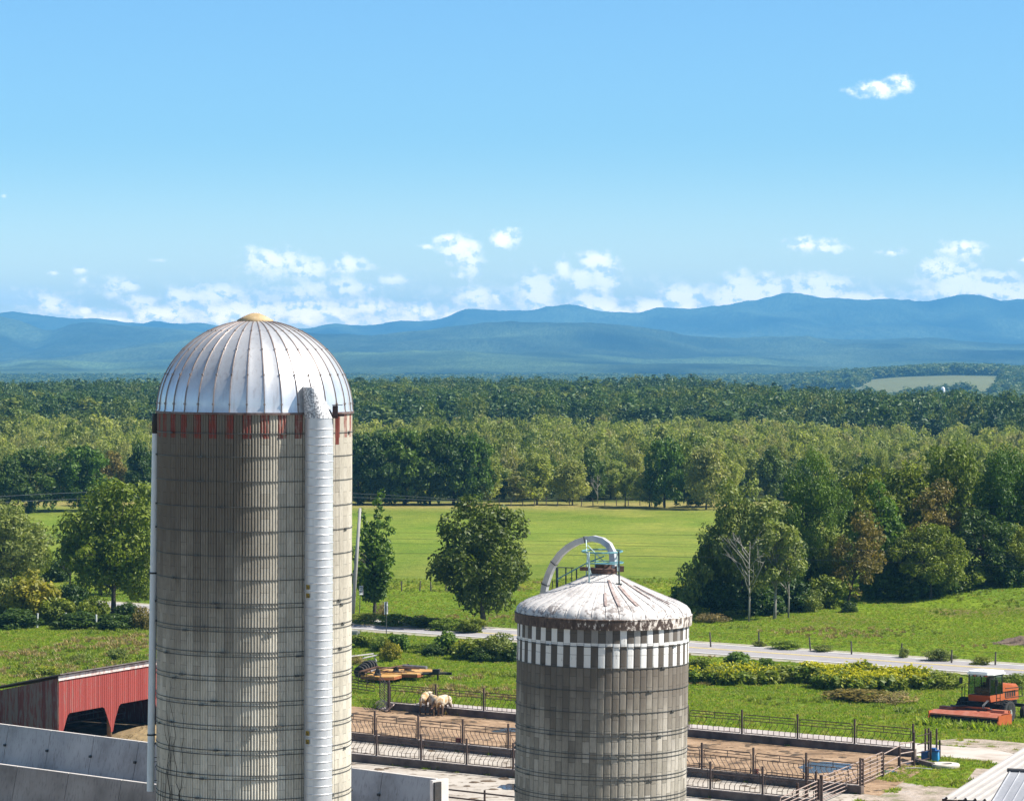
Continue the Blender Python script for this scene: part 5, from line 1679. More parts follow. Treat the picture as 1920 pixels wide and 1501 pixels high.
for i in range(26):
    s0, s1 = i * .42, (i + 1) * .42
    b = [(s0, .045), (s0 + .02, .045), (s0 + .02, 0), (s1, 0), (s1, .045)]
    vs, fs = [], []
    for s_, h_ in b:
        for q in (0, 1.9): vs.append(al * s_ + dn * q + Vector((0, 0, h_)))
    for j in range(4): fs.append((2 * j, 2 * j + 1, 2 * j + 3, 2 * j + 2))
    m.add(vs, fs)
m.build('roof', galv('grey_seam_roof', [(.40, .41, .44), (.52, .53, .56)], .7, .45, .4, ((.3, .3, .32), .5)), gr_)
m = MB(); m.tube([Vector((-.15, 0, .03)), al * 11 + Vector((0, 0, .03))], .09, 8)
m.tube([Vector((-.05, -.05, .0)), dn * 1.9 + Vector((-.05, -.05, .0))], .03, 6)
m.build('ridge_cap', M('dark_ridge_cap', [(.03, .03, .035), (.07, .07, .075)], 3, .6), gr_)
bk = Vector((1.26, 3.0, -.93))
m = MB()
p0, p1 = Vector((.2, -.2, -.2)), al * 10.8 + Vector((0, 0, -.2))
m.add([p0, p1, p1 + bk * 1.2, p0 + bk * 1.2], [(0, 1, 2, 3)])
f0, f1 = p0 + dn * 1.7, p1 + dn * 1.7
b0, b1 = p0 + bk * 1.2, p1 + bk * 1.2
zz = -R0.z
for (p, q) in ((f0, f1), (b0, b1)):
    m.add([p, q, (q.x, q.y, zz), (p.x, p.y, zz)], [(0, 1, 2, 3)])
m.add([f0, p0, b0, (b0.x, b0.y, zz), (f0.x, f0.y, zz)], [(0, 1, 2, 3, 4)])
m.build('wall', bpy.data.materials['white_board_wall'], gr_)

# ------------------------------------------------------------------ windrower (self-propelled hay cutter)
ORANGE = M('faded_orange_paint', [(.33, .085, .045), (.42, .13, .075), (.46, .19, .13)], 1.4, .5, 0, streak=((.5, .24, .17), .6))
ORANGE2 = M('deep_orange_paint', [(.34, .07, .02), (.42, .105, .03)], 1.5, .45)
BLACKM = M('black_machine_paint', [(.010, .010, .011), (.03, .028, .027)], 2.5, .6)
TYRE = M('tyre_rubber', [(.016, .016, .017), (.045, .042, .04)], 4, .85, bump=.3)
RIMM = M('dusty_grey_rim', [(.28, .27, .25), (.42, .40, .37)], 3, .6, .2)
WHITEP = M('white_roof_paint', [(.72, .72, .71), (.82, .82, .80)], 2, .45)
HOSE = M('hydraulic_hose', [(.02, .02, .02), (.10, .10, .11)], 3, .45)
GL = NT('cab_glass')
gb_ = GL.n('ShaderNodeBsdfGlossy'); gb_.inputs['Roughness'].default_value = .03; gb_.inputs[0].default_value = (.8, .9, .85, 1)
tb_ = GL.n('ShaderNodeBsdfTransparent'); tb_.inputs[0].default_value = (.42, .55, .48, 1)
fr_ = GL.n('ShaderNodeFresnel'); fr_.inputs[0].default_value = 1.5
mx_ = GL.n('ShaderNodeMixShader')
GL.t.links.new(fr_.outputs[0], mx_.inputs[0]); GL.t.links.new(tb_.outputs[0], mx_.inputs[1]); GL.t.links.new(gb_.outputs[0], mx_.inputs[2]); GL.t.links.new(mx_.outputs[0], GL.out.inputs[0])
GLASS = GL.m

def wheel(parent, c, r_, w, lugs=0, name='wheel', axis='x', rim=RIMM, dish=.3):
    """Tyre and rim on an axle along local x."""
    R90 = Matrix.Rotation(PI / 2, 3, 'Y') if axis == 'x' else Matrix.Rotation(PI / 2, 3, 'X')
    wt_ = obj(name, None, parent, c)
    m = MB()
    rr_ = r_ * .52
    m.lathe([(rr_, -w * .42), (r_ * .8, -w * .5), (r_ * .95, -w * .46), (r_, -w * .3), (r_, w * .3), (r_ * .95, w * .46), (r_ * .8, w * .5), (rr_, w * .42)], 32, M=R90)
    for i in range(lugs):
        a = 2 * PI * i / lugs
        for s in (-1, 1):
            q = Vector((r_ * 1.015, .0, s * w * .22))
            Mx = Matrix.Rotation(a + s * PI / lugs * .5, 3, 'Z') @ Matrix.Rotation(s * .55, 3, 'X')
            m.box(R90 @ (Matrix.Rotation(a + s * PI / lugs * .5, 3, 'Z') @ q), (.07, .06, w * .52), R90 @ Mx)
    m.build('tyre', TYRE, wt_, smooth_=False)
    k = MB().lathe([(rr_ * 1.02, -w * .4), (rr_ * .9, -w * .34), (rr_ * .4, -w * dish), (.001, -w * dish)], 24, M=R90).lathe([(rr_ * 1.02, w * .4), (rr_ * .9, w * .34), (rr_ * .4, w * dish), (.001, w * dish)], 24, M=R90)
    k.lathe([(rr_ * .3, -w * .45), (rr_ * .3, w * .45)], 12, M=R90)
    k.build('rim', rim, wt_)
    return wt_

wo = Vector((31.55, 213.2, 0))
win = thing('windrower', 'orange self-propelled hay cutter with a glass cab, parked in the grass', 'windrower', wo, math.radians(141.9))
# local: +y forward (towards the header), +x to the machine's right side
hd = MB()
y0, y1 = 1.15, 2.75
Wd = 2.6
hd.add([(-Wd, y0, .98), (Wd, y0, .98), (Wd, 2.3, 1.0), (-Wd, 2.3, 1.0), (-Wd, y1, .80), (Wd, y1, .80), (-Wd, y1, .70), (Wd, y1, .70), (-Wd, y0, .60), (Wd, y0, .60)],
       [(0, 1, 2, 3), (3, 2, 5, 4), (4, 5, 7, 6), (6, 7, 9, 8), (8, 9, 1, 0)])
header = hd.build('header', ORANGE, win, (0, 0, -.12))
for s in (-1, 1):
    MB().box((s * (Wd + .03), 1.98, .58), (.07, 1.75, .72)).box((s * (Wd + .02), 2.7, .40), (.06, .5, .38)).build('header_end', ORANGE2, header)
    MB().box((s * 1.95, 1.5, 1.09), (1.05, .48, .16)).box((s * 1.95, 1.77, 1.05), (1.0, .05, .09)).build('header_cover', ORANGE, header)
bb = MB().box((0, 2.1, .36), (2 * Wd - .1, 1.0, .55)).box((0, 2.72, .42), (2 * Wd - .15, .05, .45))
for i in range(34): bb.box((-Wd + .1 + i * .152, 2.82, .13), (.03, .22, .04))
bb.build('cutter_bar', BLACKM, header)
MB().box((0, 1.0, 1.02), (2 * Wd - .3, .14, .2)).box((0, 1.08, 1.16), (1.9, .18, .10)).build('header_beam', ORANGE2, header)
# chassis
MB().box((0, -.3, .95), (2.3, 1.1, .75)).box((0, -1.9, 1.05), (1.1, 3.0, .35)).box((-1.5, -.05, 1.1), (.8, .5, .35)).box((1.5, -.05, 1.1), (.8, .5, .35)).box((0, .75, .8), (1.6, 1.0, .3)).box((0, -3.2, .9), (2.6, .2, .22)).build('chassis', BLACKM, win)
for s in (-1, 1):
    wheel(win, (s * 1.62, -.1, .76), .76, .55, 22)
    wheel(win, (s * 1.28, -3.15, .46), .46, .34, 0, 'caster_wheel')
    MB().tube([(s * 1.28, -3.15, .9), (s * 1.28, -3.0, 1.0), (s * 1.05, -3.05, .46)], .05, 8).build('caster_fork', BLACKM, win)
# engine housing
eh = MB()
eh.add([(-.75, -1.0, 1.3), (.75, -1.0, 1.3), (.75, -3.3, 1.3), (-.75, -3.3, 1.3), (-.72, -1.0, 2.55), (.72, -1.0, 2.55), (.66, -3.0, 2.35), (-.66, -3.0, 2.35), (.70, -3.3, 2.1), (-.70, -3.3, 2.1)],
       [(3, 2, 1, 0), (0, 1, 5, 4), (4, 5, 6, 7), (7, 6, 8, 9), (9, 8, 2, 3), (1, 2, 8, 6, 5), (0, 4, 7, 9, 3)])
hood_ = eh.build('engine_hood', ORANGE2, win)
m = MB()
for s in (-1, 1):
    for i in range(5): m.box((s * .735, -1.5 - i * .3, 1.75), (.03, .2, .4))
    m.tube([(s * .95, -1.1, 1.55), (s * .95, -3.4, 1.5)], .03, 6); m.tube([(s * .95, -1.1, 2.2), (s * .9, -3.4, 2.1)], .03, 6)
    m.tube([(s * .95, -3.4, 1.5), (s * .9, -3.4, 2.1)], .03, 6)
m.build('side_grille', BLACKM, hood_)
MB().tube([(.3, -1.7, 2.4), (.3, -1.7, 3.05), (.3, -1.8, 3.15)], .06, 8).build('exhaust_pipe', BLACKM, hood_)
# cab
cb = obj('cab', None, win, (0, -.15, 0))
fl_ = MB().add([(-.85, .8, 1.42), (.85, .8, 1.42), (.85, -.85, 1.42), (-.85, -.85, 1.42), (-.82, .95, 1.85), (.82, .95, 1.85), (.82, -.85, 1.85), (-.82, -.85, 1.85)], [(3, 2, 1, 0), (0, 1, 5, 4), (1, 2, 6, 5), (2, 3, 7, 6), (3, 0, 4, 7), (4, 5, 6, 7)])
fl_.build('cab_floor', ORANGE2, cb)
ps = MB()
cor = [(-.8, .9), (.8, .9), (.8, -.8), (-.8, -.8)]
for (x, y) in cor: ps.tube([(x, y, 1.85), (x * .98, y * .96, 3.2)], .045, 6)
ps.box((0, -.8, 2.1), (1.6, .05, .5))
for s in (-1, 1): ps.tube([(s * .8, .1, 1.85), (s * .79, .1, 3.2)], .03, 6)
ps.box((0, .84, 3.14), (1.6, .06, .08)).build('cab_frame', BLACKM, cb)
def pane(a, b, c, d): MB().add([a, b, c, d], [(0, 1, 2, 3)]).build('window_pane', GLASS, cb)
pane((-.76, .9, 1.88), (.76, .9, 1.88), (.75, .87, 3.1), (-.75, .87, 3.1))
for s in (-1, 1):
    pane((s * .8, .86, 1.88), (s * .8, .14, 1.88), (s * .79, .13, 3.1), (s * .79, .83, 3.1))
    pane((s * .8, .06, 1.88), (s * .8, -.76, 1.88), (s * .79, -.74, 3.1), (s * .79, .07, 3.1))
pane((-.76, -.81, 2.38), (.76, -.81, 2.38), (.75, -.78, 3.1), (-.75, -.78, 3.1))
MB().box((0, -.25, 2.1), (.6, .6, .3)).box((0, -.5, 2.5), (.55, .16, .75), taper=.8).box((0, -.5, 2.95), (.3, .12, .2)).build('driver_seat', BLACKM, cb)
MB().tube([(.0, .62, 1.85), (.0, .48, 2.4)], .045, 8).tube([(.24 * math.cos(t), .46 + .06 * math.sin(t), 2.42 + .22 * math.sin(t)) for t in np.linspace(0, 2 * PI, 15)], .022, 6).box((.5, .2, 2.1), (.16, .5, .45)).build('steering_column', BLACKM, cb)
rf_ = MB().prism([(-1.0, .75), (-.75, 1.12), (.75, 1.12), (1.0, .75), (1.0, -.85), (.8, -1.05), (-.8, -1.05), (-1.0, -.85)], 3.2, 3.30)
rf_.prism([(-.92, .66), (-.68, 1.0), (.68, 1.0), (.92, .66), (.92, -.78), (.72, -.95), (-.72, -.95), (-.92, -.78)], 3.30, 3.42)
crf = rf_.build('cab_roof', WHITEP, cb)
m = MB()
for i in range(4):
    m.box((-.42 + .28 * i, .25, 3.425), (.16, .09, .02)); m.box((-.46 + .28 * i, .12, 3.425), (.05, .16, .02)); m.box((-.42 + .28 * i, .0, 3.425), (.16, .06, .02))
m.build('roof_print', M('grey_roof_print', [(.12, .12, .13), (.2, .2, .2)], 4, .6), crf)
MB().prism([(-.9, .72), (-.7, 1.06), (.7, 1.06), (.9, .72), (.9, -.8), (-.9, -.8)], 3.10, 3.205).build('roof_visor', BLACKM, crf)
LAMP = M('lamp_glass', [(.5, .5, .48), (.7, .7, .68)], 4, .2)
AMB = M('amber_lamp', [(.5, .06, .02), (.6, .1, .03)], 4, .3)
for i, x in enumerate((-.62, -.34, -.06, .22, .5)):
    MB().box((x, 1.07, 3.15), (.16, .05, .08)).box((x, 1.04, 3.15), (.18, .03, .10)).build('lamp', AMB if i in (0, 3) else LAMP, crf)
for s in (-1, 1):
    MB().tube([(s * .85, .8, 3.05), (s * 1.35, .95, 3.1), (s * 1.35, .95, 2.6)], .025, 6).box((s * 1.35, .97, 2.75), (.22, .07, .42)).build('mirror', BLACKM, cb)
m = MB()
m.tube([(-1.2, .55, 1.2), (-1.2, .55, 2.5)], .03, 6).tube([(-1.45, .5, 1.2), (-1.45, .5, 2.3)], .03, 6)
for z in (1.4, 1.7, 2.0): m.tube([(-1.2, .55, z), (-1.45, .5, z)], .02, 5)
m.tube([(1.2, .55, 1.2), (1.2, .55, 2.5), (1.2, -.3, 2.5)], .03, 6).tube([(1.45, .5, 1.2), (1.45, .5, 2.4)], .03, 6)
m.box((1.3, .2, 1.3), (.7, .7, .05)).box((-1.3, .2, 1.3), (.7, .7, .05))
m.build('access_rail', BLACKM, win)
m = MB()
for dx in (0, .1):
    m.tube([(-.75 + dx, .75, 1.35), (-.85 + dx, 1.0, 1.55), (-.75 + dx, 1.45, 1.25), (-.95 + dx, 1.75, 1.12), (-1.5, 1.7, 1.08)], .035, 6)
    m.tube([(.6, 1.15, 1.12 + dx * .5), (1.1, 1.55 + dx, 1.12), (1.7, 1.3 + dx, 1.1), (2.0, 1.05, 1.08)], .04, 6)
m.build('hose', HOSE, win, smooth_=True)

# ------------------------------------------------------------------ folded-flat rotary mower
YELO = M('weathered_orange_yellow', [(.40, .20, .05), (.50, .28, .08), (.50, .35, .17)], .9, .6, streak=((.45, .2, .08), .5))
YELD = M('rusted_orange_edge', [(.20, .06, .025), (.34, .12, .04)], 2, .75)
mo_ = G(738, 1281, 0)
mw = thing('rotary_mower', 'orange yellow folding rotary mower with a row of black tyres, parked behind the yard corner', 'mower', (mo_.x, mo_.y + 2.2, 0), -.16)
def deck(poly, z, name='deck', edge=.20):
    z -= .26
    o = MB().prism(poly, z, z + .06).build(name, YELO, mw)
    n = len(poly)
    m = MB()
    for i in range(n):
        a, b = poly[i], poly[(i + 1) % n]
        d = Vector((b[0] - a[0], b[1] - a[1], 0)); L = d.length
        m.box(((a[0] + b[0]) / 2, (a[1] + b[1]) / 2, z - edge / 2), (L, .04, edge), Matrix.Rotation(math.atan2(d.y, d.x), 3, 'Z'))
    m.build('skirt', YELD, o)
    return o
dk = deck([(-2.1, -2.4), (-.6, -3.0), (.45, -2.6), (.75, -1.2), (.3, -1.0), (-1.6, -1.0)], .78, 'wing_deck')
dk = deck([(-1.7, -.95), (1.9, -.95), (2.1, -.5), (2.1, .6), (1.7, .95), (-1.7, .95)], .82, 'centre_deck')
dk = deck([(-1.4, 1.0), (1.0, 1.0), (2.6, 1.6), (2.3, 3.0), (.4, 3.4), (-1.2, 2.7)], .78, 'wing_deck')
for (x, y) in ((-.9, -2.0), (.1, 0), (.6, 2.1)):
    MB().box((x, y, .79), (.42, .42, .4), taper=.75).lathe([(.30, -.05), (.26, .1), (.12, .22), (.12, .45)], 12, (x, y, .62)).build('gearbox', BLACKM, mw)
for (a, b, rad) in (((-2.2, -2.5, 1.1), (-.9, -1.7, 1.45), .09), ((.4, 1.2, 1.25), (2.4, .2, 1.25), .13), ((.1, .1, 1.3), (-.9, -2.0, 1.25), .06), ((.1, .1, 1.3), (.6, 2.1, 1.25), .06), ((-1.6, .2, 1.2), (1.9, .0, 1.2), .07), ((-1.7, .9, 1.0), (-1.7, -.9, 1.0), .1), ((-1.75, 2.6, 1.0), (-1.75, -2.6, 1.0), .07)):
    MB().tube([(a[0], a[1], a[2] - .26), (b[0], b[1], b[2] - .26)], rad, 8).build('drive_shaft', RUSTY if rad < .1 else M('grey_cylinder', [(.16, .15, .15), (.3, .28, .28)], 3, .5, .3), mw)
for (y, z) in ((-3.0, .45), (-2.1, 1.05), (-1.2, 1.1), (-.45, 1.15), (.55, 1.2), (1.5, 1.15), (2.5, 1.05)):
    wheel(mw, (-2.25 if y > -2.9 else -3.0, y, max(.42, z - .22)), .42, .26, 0, 'wheel', 'y', BLACKM)
m = MB().tube([(2.0, -.4, .55), (4.0, -.05, .62)], .09, 8).tube([(2.0, .4, .55), (4.0, .05, .62)], .09, 8).box((4.1, 0, .6), (.5, .16, .2)).box((3.2, -.2, .75), (.5, .5, .35)).tube([(3.3, -.1, .62), (3.3, -.1, .0)], .07, 8)
m.build('tongue', BLACKM, mw)
m = MB()
for i in range(26):
    a = r.random(4)
    m.tube([(-1.7 + 3.2 * a[0], -.9 + 1.9 * a[1], .66), (-1.7 + 3.2 * a[2], -.9 + 1.9 * a[3], .69)], .018, 4)
m.build('hose', RUSTY, mw)

# ------------------------------------------------------------------ cattle
COW = NT('cream_coat')
cx = COW.sep(COW.pos())
cn = COW.noise(COW.pos(), 3.2, 4, .6)
cn2 = COW.noise(COW.pos(), 14, 4, .6)
ctan = COW.mix(COW.maprange(cn, .42, .62), (.54, .47, .36), (.36, .22, .09))
mud_and_shade = COW.math('MAXIMUM', COW.maprange(COW.math('ADD', cx[2], COW.math('MULTIPLY', COW.math('SUBTRACT', cn, .5), .5)), .86, .56), COW.maprange(cx[0], .86, 1.05))  # mud on the lower legs with their shade painted in, plus dark head
ctan = COW.mix(COW.math('MULTIPLY', mud_and_shade, .9), ctan, (.10, .055, .03))
CMAT = COW.pbr(COW.mix(1.0, ctan, COW.ramp(cn2, [(.3, (.85, .84, .82)), (.7, (1.1, 1.1, 1.1))]), 'MULTIPLY'), .8)
HOOF = M('dark_hoof', [(.03, .02, .015), (.07, .05, .04)], 6, .7)

def cow(label, loc, rz, head, s=1.0, seed=1):
    """One continuous body grown over a skeleton; head: where the poll and muzzle go."""
    J = [(( -.62, 0, 1.12), (.25, .27)), ((-.30, 0, 1.10), (.30, .34)), ((.05, 0, 1.06), (.32, .37)), ((.40, 0, 1.07), (.30, .36)), ((.66, 0, 1.13), (.23, .29))]
    E = [(0, 1), (1, 2), (2, 3), (3, 4)]
    def add(p, rr_, parent):
        J.append((p, rr_ if hasattr(rr_, '__len__') else (rr_, rr_))); E.append((parent, len(J) - 1)); return len(J) - 1
    poll, muz = Vector(head[0]), Vector(head[1])
    nk = add(tuple(Vector((.70, 0, 1.16)).lerp(poll, .5)), (.16, .19), 4)
    hp1 = add(tuple(poll), (.12, .135), nk)
    hp2 = add(tuple(poll.lerp(muz, .5)), (.10, .105), hp1)
    add(tuple(muz), (.075, .08), hp2)
    rgt = (muz - poll).normalized().cross(Vector((0, 0, 1))).normalized()
    for k in (-1, 1):
        e1_ = add(tuple(poll + rgt * .15 * k + Vector((0, 0, .02))), (.045, .03), hp1)
        add(tuple(poll + rgt * .27 * k - Vector((0, 0, .03))), (.035, .015), e1_)
    for k in (-1, 1):   # hind legs with stifle and hock, fore legs with wrist
        a = add((-.62, .17 * k, .88), (.15, .13), 0)
        a = add((-.52, .19 * k, .68), (.12, .10), a)
        a = add((-.70, .18 * k, .47), (.06, .055), a)
        a = add((-.66, .18 * k, .12), (.045, .045), a)
        add((-.63, .18 * k, .02), (.058, .055), a)
        a = add((.50, .18 * k, .80), (.12, .10), 3)
        a = add((.50, .17 * k, .42), (.062, .06), a)
        a = add((.50, .17 * k, .12), (.045, .045), a)
        add((.53, .17 * k, .02), (.058, .055), a)
    a = add((-.86, 0, 1.16), .05, 0)
    a = add((-.92, .02, .9), .032, a)
    a = add((-.93, .03, .62), .028, a)
    add((-.93, .03, .46), .05, a)
    a = add((-.42, .0, .68), (.10, .11), 0)     # udder and belly line
    me = bpy.data.meshes.new('cow_skeleton')
    me.from_pydata([j[0] for j in J], E, [])
    o = bpy.data.objects.new('cow_skeleton', me)
    COL.objects.link(o)
    sk = o.modifiers.new('skin', 'SKIN')
    sk.use_smooth_shade = True
    for v, j in zip(me.skin_vertices[0].data, J): v.radius = j[1]
    me.skin_vertices[0].data[0].use_root = True
    o.modifiers.new('sub', 'SUBSURF').levels = 2
    bpy.context.view_layer.update()
    ev = o.evaluated_get(bpy.context.evaluated_depsgraph_get())
    body = bpy.data.meshes.new_from_object(ev)
    bpy.data.objects.remove(o)
    body.name = 'cow'
    body.materials.clear(); body.materials.append(CMAT)
    b = obj('cow', body, None, loc, rz)
    b.scale = (s, s, s)
    tag(b, label, 'cow', 'cattle in the yard')
    hv = MB()
    for (x, y) in ((-.63, .18), (-.63, -.18), (.53, .17), (.53, -.17)): hv.lathe([(.072, -.005), (.062, .06)], 10, (x, y, 0))
    hv.build('hooves', HOOF, b)
    ey = MB()
    for k in (-1, 1):
        c = poll.lerp(muz, .32) + rgt * .105 * k + Vector((0, 0, .04))
        ey.lathe([(.001, -.018), (.018, 0), (.001, .018)], 8, c)
    ey.build('eyes', HOOF, b)
    nz = poll.lerp(muz, 1.02)
    MB().lathe([(.001, -.06), (.06, -.03), (.065, .02), (.001, .06)], 10, nz).build('muzzle', M('pink_muzzle', [(.35, .2, .15), (.45, .28, .22)], 6, .6), b)
    return b
cA, cB_, cC = G(799, 1337, 0), G(814, 1340, 0), G(828, 1342, 0)
cow('cream cow seen from behind, leftmost of the three by the far kerb', cA, math.radians(72), ((1.05, .1, 1.25), (1.40, .1, 1.02)), 1.06)
cow('tan flanked cow between two paler cows, rump to the viewer', cB_ + Vector((0, -.2, 0)), math.radians(104), ((1.05, -.05, 1.2), (1.40, -.12, .98)), 1.0)
cow('pale cow facing the viewer with its dark head lowered', cC + Vector((.15, .35, 0)), math.radians(-118), ((1.0, -.18, .98), (1.14, -.3, .60)), 1.02)

# ------------------------------------------------------------------ poles, signs, wires, field fences
GREYW = M('silvered_wood', [(.24, .23, .22), (.40, .385, .37)], 3, .85, bump=.3, stretch=(1, 1, .2))
pb_ = G(660, 1166)
pt_ = at(675, 952, pb_.y)
m = MB().tube([pb_ - Vector((0, 0, .3)), pb_.lerp(pt_, .5), pt_], [.19, .17, .13], 12)
d_ = (pt_ - pb_)
m.box(pb_.lerp(pt_, .97), (.30, .06, .10)); m.box(pb_.lerp(pt_, .9), (.26, .06, .08))
tag(m.build('utility_pole', GREYW, None, smooth_=True), 'grey leaning wooden utility pole beside the narrow ragged tree', 'utility pole')

STEEL = M('sign_post_steel', [(.05, .05, .055), (.10, .10, .10)], 3, .6, .4)
SIGNB = M('sign_back_aluminium', [(.30, .30, .32), (.42, .42, .44)], 2, .5, .5)
SIGNW = M('white_sign_face', [(.70, .70, .69), (.78, .78, .77)], 2, .5)
SIGNK = M('black_sign_letters', [(.015, .015, .016), (.03, .03, .03)], 5, .6)
def text_mesh(s, size, mat):
    cu_ = bpy.data.curves.new('sign_text', 'FONT')
    cu_.body = s; cu_.size = size; cu_.align_x = 'CENTER'; cu_.align_y = 'CENTER'; cu_.extrude = .003
    cu_.offset = .006
    o = bpy.data.objects.new('sign_text', cu_)
    COL.objects.link(o)
    bpy.context.view_layer.update()
    me = bpy.data.meshes.new_from_object(o.evaluated_get(bpy.context.evaluated_depsgraph_get()))
    bpy.data.objects.remove(o)
    me.materials.clear(); me.materials.append(mat)
    return me
s0 = G(673, 1166)
st_ = thing('speed_sign', 'white speed limit sign on a thin post beyond the road', 'road sign', s0, .35)
hz_ = CAMZ - (1098 - 650) * s0.y / F
MB().tube([(0, 0, -.2), (.16, 0, hz_ - .1)], .035, 8).build('post', STEEL, st_)
k_ = s0.y / F
pl = obj('sign_plate', None, st_, (.2, -.05, hz_ - .42))
MB().box((0, 0, 0), (.38, .02, .84)).build('plate_face', SIGNW, pl)
tm = MB().box((0, -.013, .40), (.34, .006, .012)).box((0, -.013, -.40), (.34, .006, .012)).box((.165, -.013, 0), (.012, .006, .80)).box((-.165, -.013, 0), (.012, .006, .80)).build('border_line', SIGNK, pl)
for s, sz, z in (('SPEED', .105, .27), ('LIMIT', .105, .14), ('50', .34, -.15)):
    o = obj('lettering', text_mesh(s, sz, SIGNK), pl, (0, -.014, z))
    o.rotation_euler = (PI / 2, 0, 0)
s1 = G(724, 1189)
sb = thing('sign_back', 'grey back of a tall road sign on a dark post at the road', 'road sign', s1, .5)
hz_ = CAMZ - (1128 - 650) * s1.y / F
MB().tube([(0, -.03, -.2), (0, -.03, hz_)], .04, 8).build('post', STEEL, sb)
MB().box((0, .02, hz_ - .55), (.36, .02, 1.1)).box((0, .0, hz_ - .25), (.30, .03, .04)).box((0, .0, hz_ - .9), (.30, .03, .04)).build('plate', SIGNB, sb)
MB().box((.10, .0, hz_ - .28), (.12, .012, .16)).box((.10, .0, hz_ - .96), (.12, .012, .16)).build('sticker', SIGNW, sb)

WIRE = M('power_wire', [(.04, .045, .05), (.07, .075, .08)], 1, .5)
def wire(pts, Y0, Y1, rad, label, grp='power lines over the pasture'):
    x0, x1 = pts[0][0], pts[-1][0]
    xs, ys = zip(*pts)
    co_ = np.polyfit(xs, ys, min(2, len(pts) - 1))
    P_ = [at(x, float(np.polyval(co_, x)), Y0 + (Y1 - Y0) * (x - x0) / (x1 - x0)) for x in np.linspace(x0, x1, 40)]
    tag(MB().tube(P_, rad, 4, False).build('power_line', WIRE, None), label, 'power line', grp)
wire([(-60, 1000), (690, 987), (1320, 1014), (1990, 1009)], 316, 262, .011, 'highest thin wire crossing the pasture')
wire([(-60, 1012), (690, 1000), (1240, 1028), (1990, 1044)], 316, 262, .011, 'second thin wire from the top across the pasture')
wire([(-60, 1022), (690, 1006), (1100, 1033), (1990, 1038)], 315, 263, .011, 'third thin wire from the top across the pasture')
wire([(-60, 1048), (690, 1022), (1180, 1056), (1990, 1062)], 314, 260, .017, 'lowest and thickest wire crossing the pasture')
wire([(-60, 930), (280, 932), (660, 908), (880, 946)], 330, 480, .03, 'pale wire running away towards the dark clump')
wire([(-60, 941), (280, 944), (660, 915), (880, 949)], 329, 480, .03, 'second pale wire running away towards the dark clump')
wire([(1500, 962), (1700, 955), (1990, 946)], 270, 250, .016, 'high wire in front of the right half of the grove')

def field_fence(name, pts, H, label, lean=0.0, wires=2, mat=GREYW, r_=.07, wv=True):
    t = thing(name, label, 'fence', pts[0])
    o0 = Vector(pts[0])
    rr2 = np.random.default_rng(len(pts))
    tops = []
    for p in pts:
        q = Vector(p) - o0
        e = Vector((rr2.normal() * .05 + lean, 0, H * (.9 + .2 * rr2.random())))
        MB().tube([q - Vector((0, 0, .2)), q + e], [r_ * 1.1, r_ * .85], 7).build('post', mat, t)
        tops.append((q, e))
    m = MB()
    for w_ in range(wires):
        f_ = .95 - .4 * w_
        m.tube([q + e * f_ for q, e in tops], .008, 3, False)
    if wires: m.build('fence_wire', STEEL, t)
    return t
FP = M('dark_fence_post', [(.06, .05, .045), (.12, .10, .085)], 3, .85)
field_fence('wire_fence', [G(x, y) for x, y in ((1333, 1213), (1424, 1212), (1520, 1219), (1597, 1227), (1690, 1232), (1784, 1243), (1866, 1247), (1945, 1256))], 1.15, 'thin wire fence with dark posts along the far side of the road', mat=FP)
field_fence('wire_fence', [G(x, 948 + 2 * math.sin(x)) for x in range(936, 1340, 22)], 1.2, 'row of small posts along the far edge of the pasture', mat=FP)
field_fence('wire_fence', [G(x, 1108) for x in (722, 753, 787, 808, 836)], 1.1, 'few thin posts across the pasture behind the lone round tree', mat=FP, wires=1)
PALEP = M('pale_post', [(.42, .44, .42), (.56, .57, .54)], 3, .8)
field_fence('post_fence', [G(x, y) for x, y in ((11, 1176), (69, 1177), (125, 1178), (181, 1180))], 1.45, 'pale posts standing in front of the dark hedge left of the tall silo', mat=PALEP, r_=.10, wires=1)
q = G(1866, 1238)
# fallen rail in the weeds
a_, b_ = G(678, 1234, .35), G(714, 1226, .6)
m = MB().tube([a_, a_.lerp(b_, .5) , b_], .07, 7).tube([G(640, 1232, .8), G(700, 1225, .6), G(706, 1240, .1)], .06, 6)
tag(m.build('fallen_rail', GREYW, None), 'grey fallen fence rail in the weeds above the mower', 'rail')
tr_ = G(646, 1180, .5)
tb = MB().box((0, 0, 0), (2.4, .4, .3)).box((.2, 0, .2), (1.6, .5, .14)).tube([(-1.2, 0, -.5), (-1.2, 0, .1)], .08, 6).tube([(1.1, 0, -.5), (1.1, 0, .1)], .08, 6)
tag(tb.build('guard_beam', GREYW, None, tr_ + Vector((.3, -3.5, 0)), .15), 'grey wooden guard beam at the road edge beside the tall silo', 'beam')
# earth bank on the mound at the right edge
eb_ = G(1912, 1206)
m = MB()
vs, n_ = [], 26
rr3 = np.random.default_rng(8)
for j in range(7):
    for i in range(n_):
        a = 2 * PI * i / n_
        q = j / 6
        vs.append((3.4 * q * math.cos(a) * (1 + .12 * rr3.normal()), 2.6 * q * math.sin(a) * (1 + .12 * rr3.normal()), .75 * (1 - q ** 1.5) + .06 * rr3.normal() - .05))
m.add(vs, [(j * n_ + i, j * n_ + (i + 1) % n_, (j + 1) * n_ + (i + 1) % n_, (j + 1) * n_ + i)[::-1] for j in range(6) for i in range(n_)])
tag(m.build('earth_heap', M('bare_earth', [(.07, .05, .035), (.16, .11, .08), (.22, .17, .12)], 1.6, .95, bump=.8, bdist=.15), None, eb_ + Vector((1.2, 0, 0))), 'heap of bare brown earth on the mown slope at the right edge', 'earth heap')

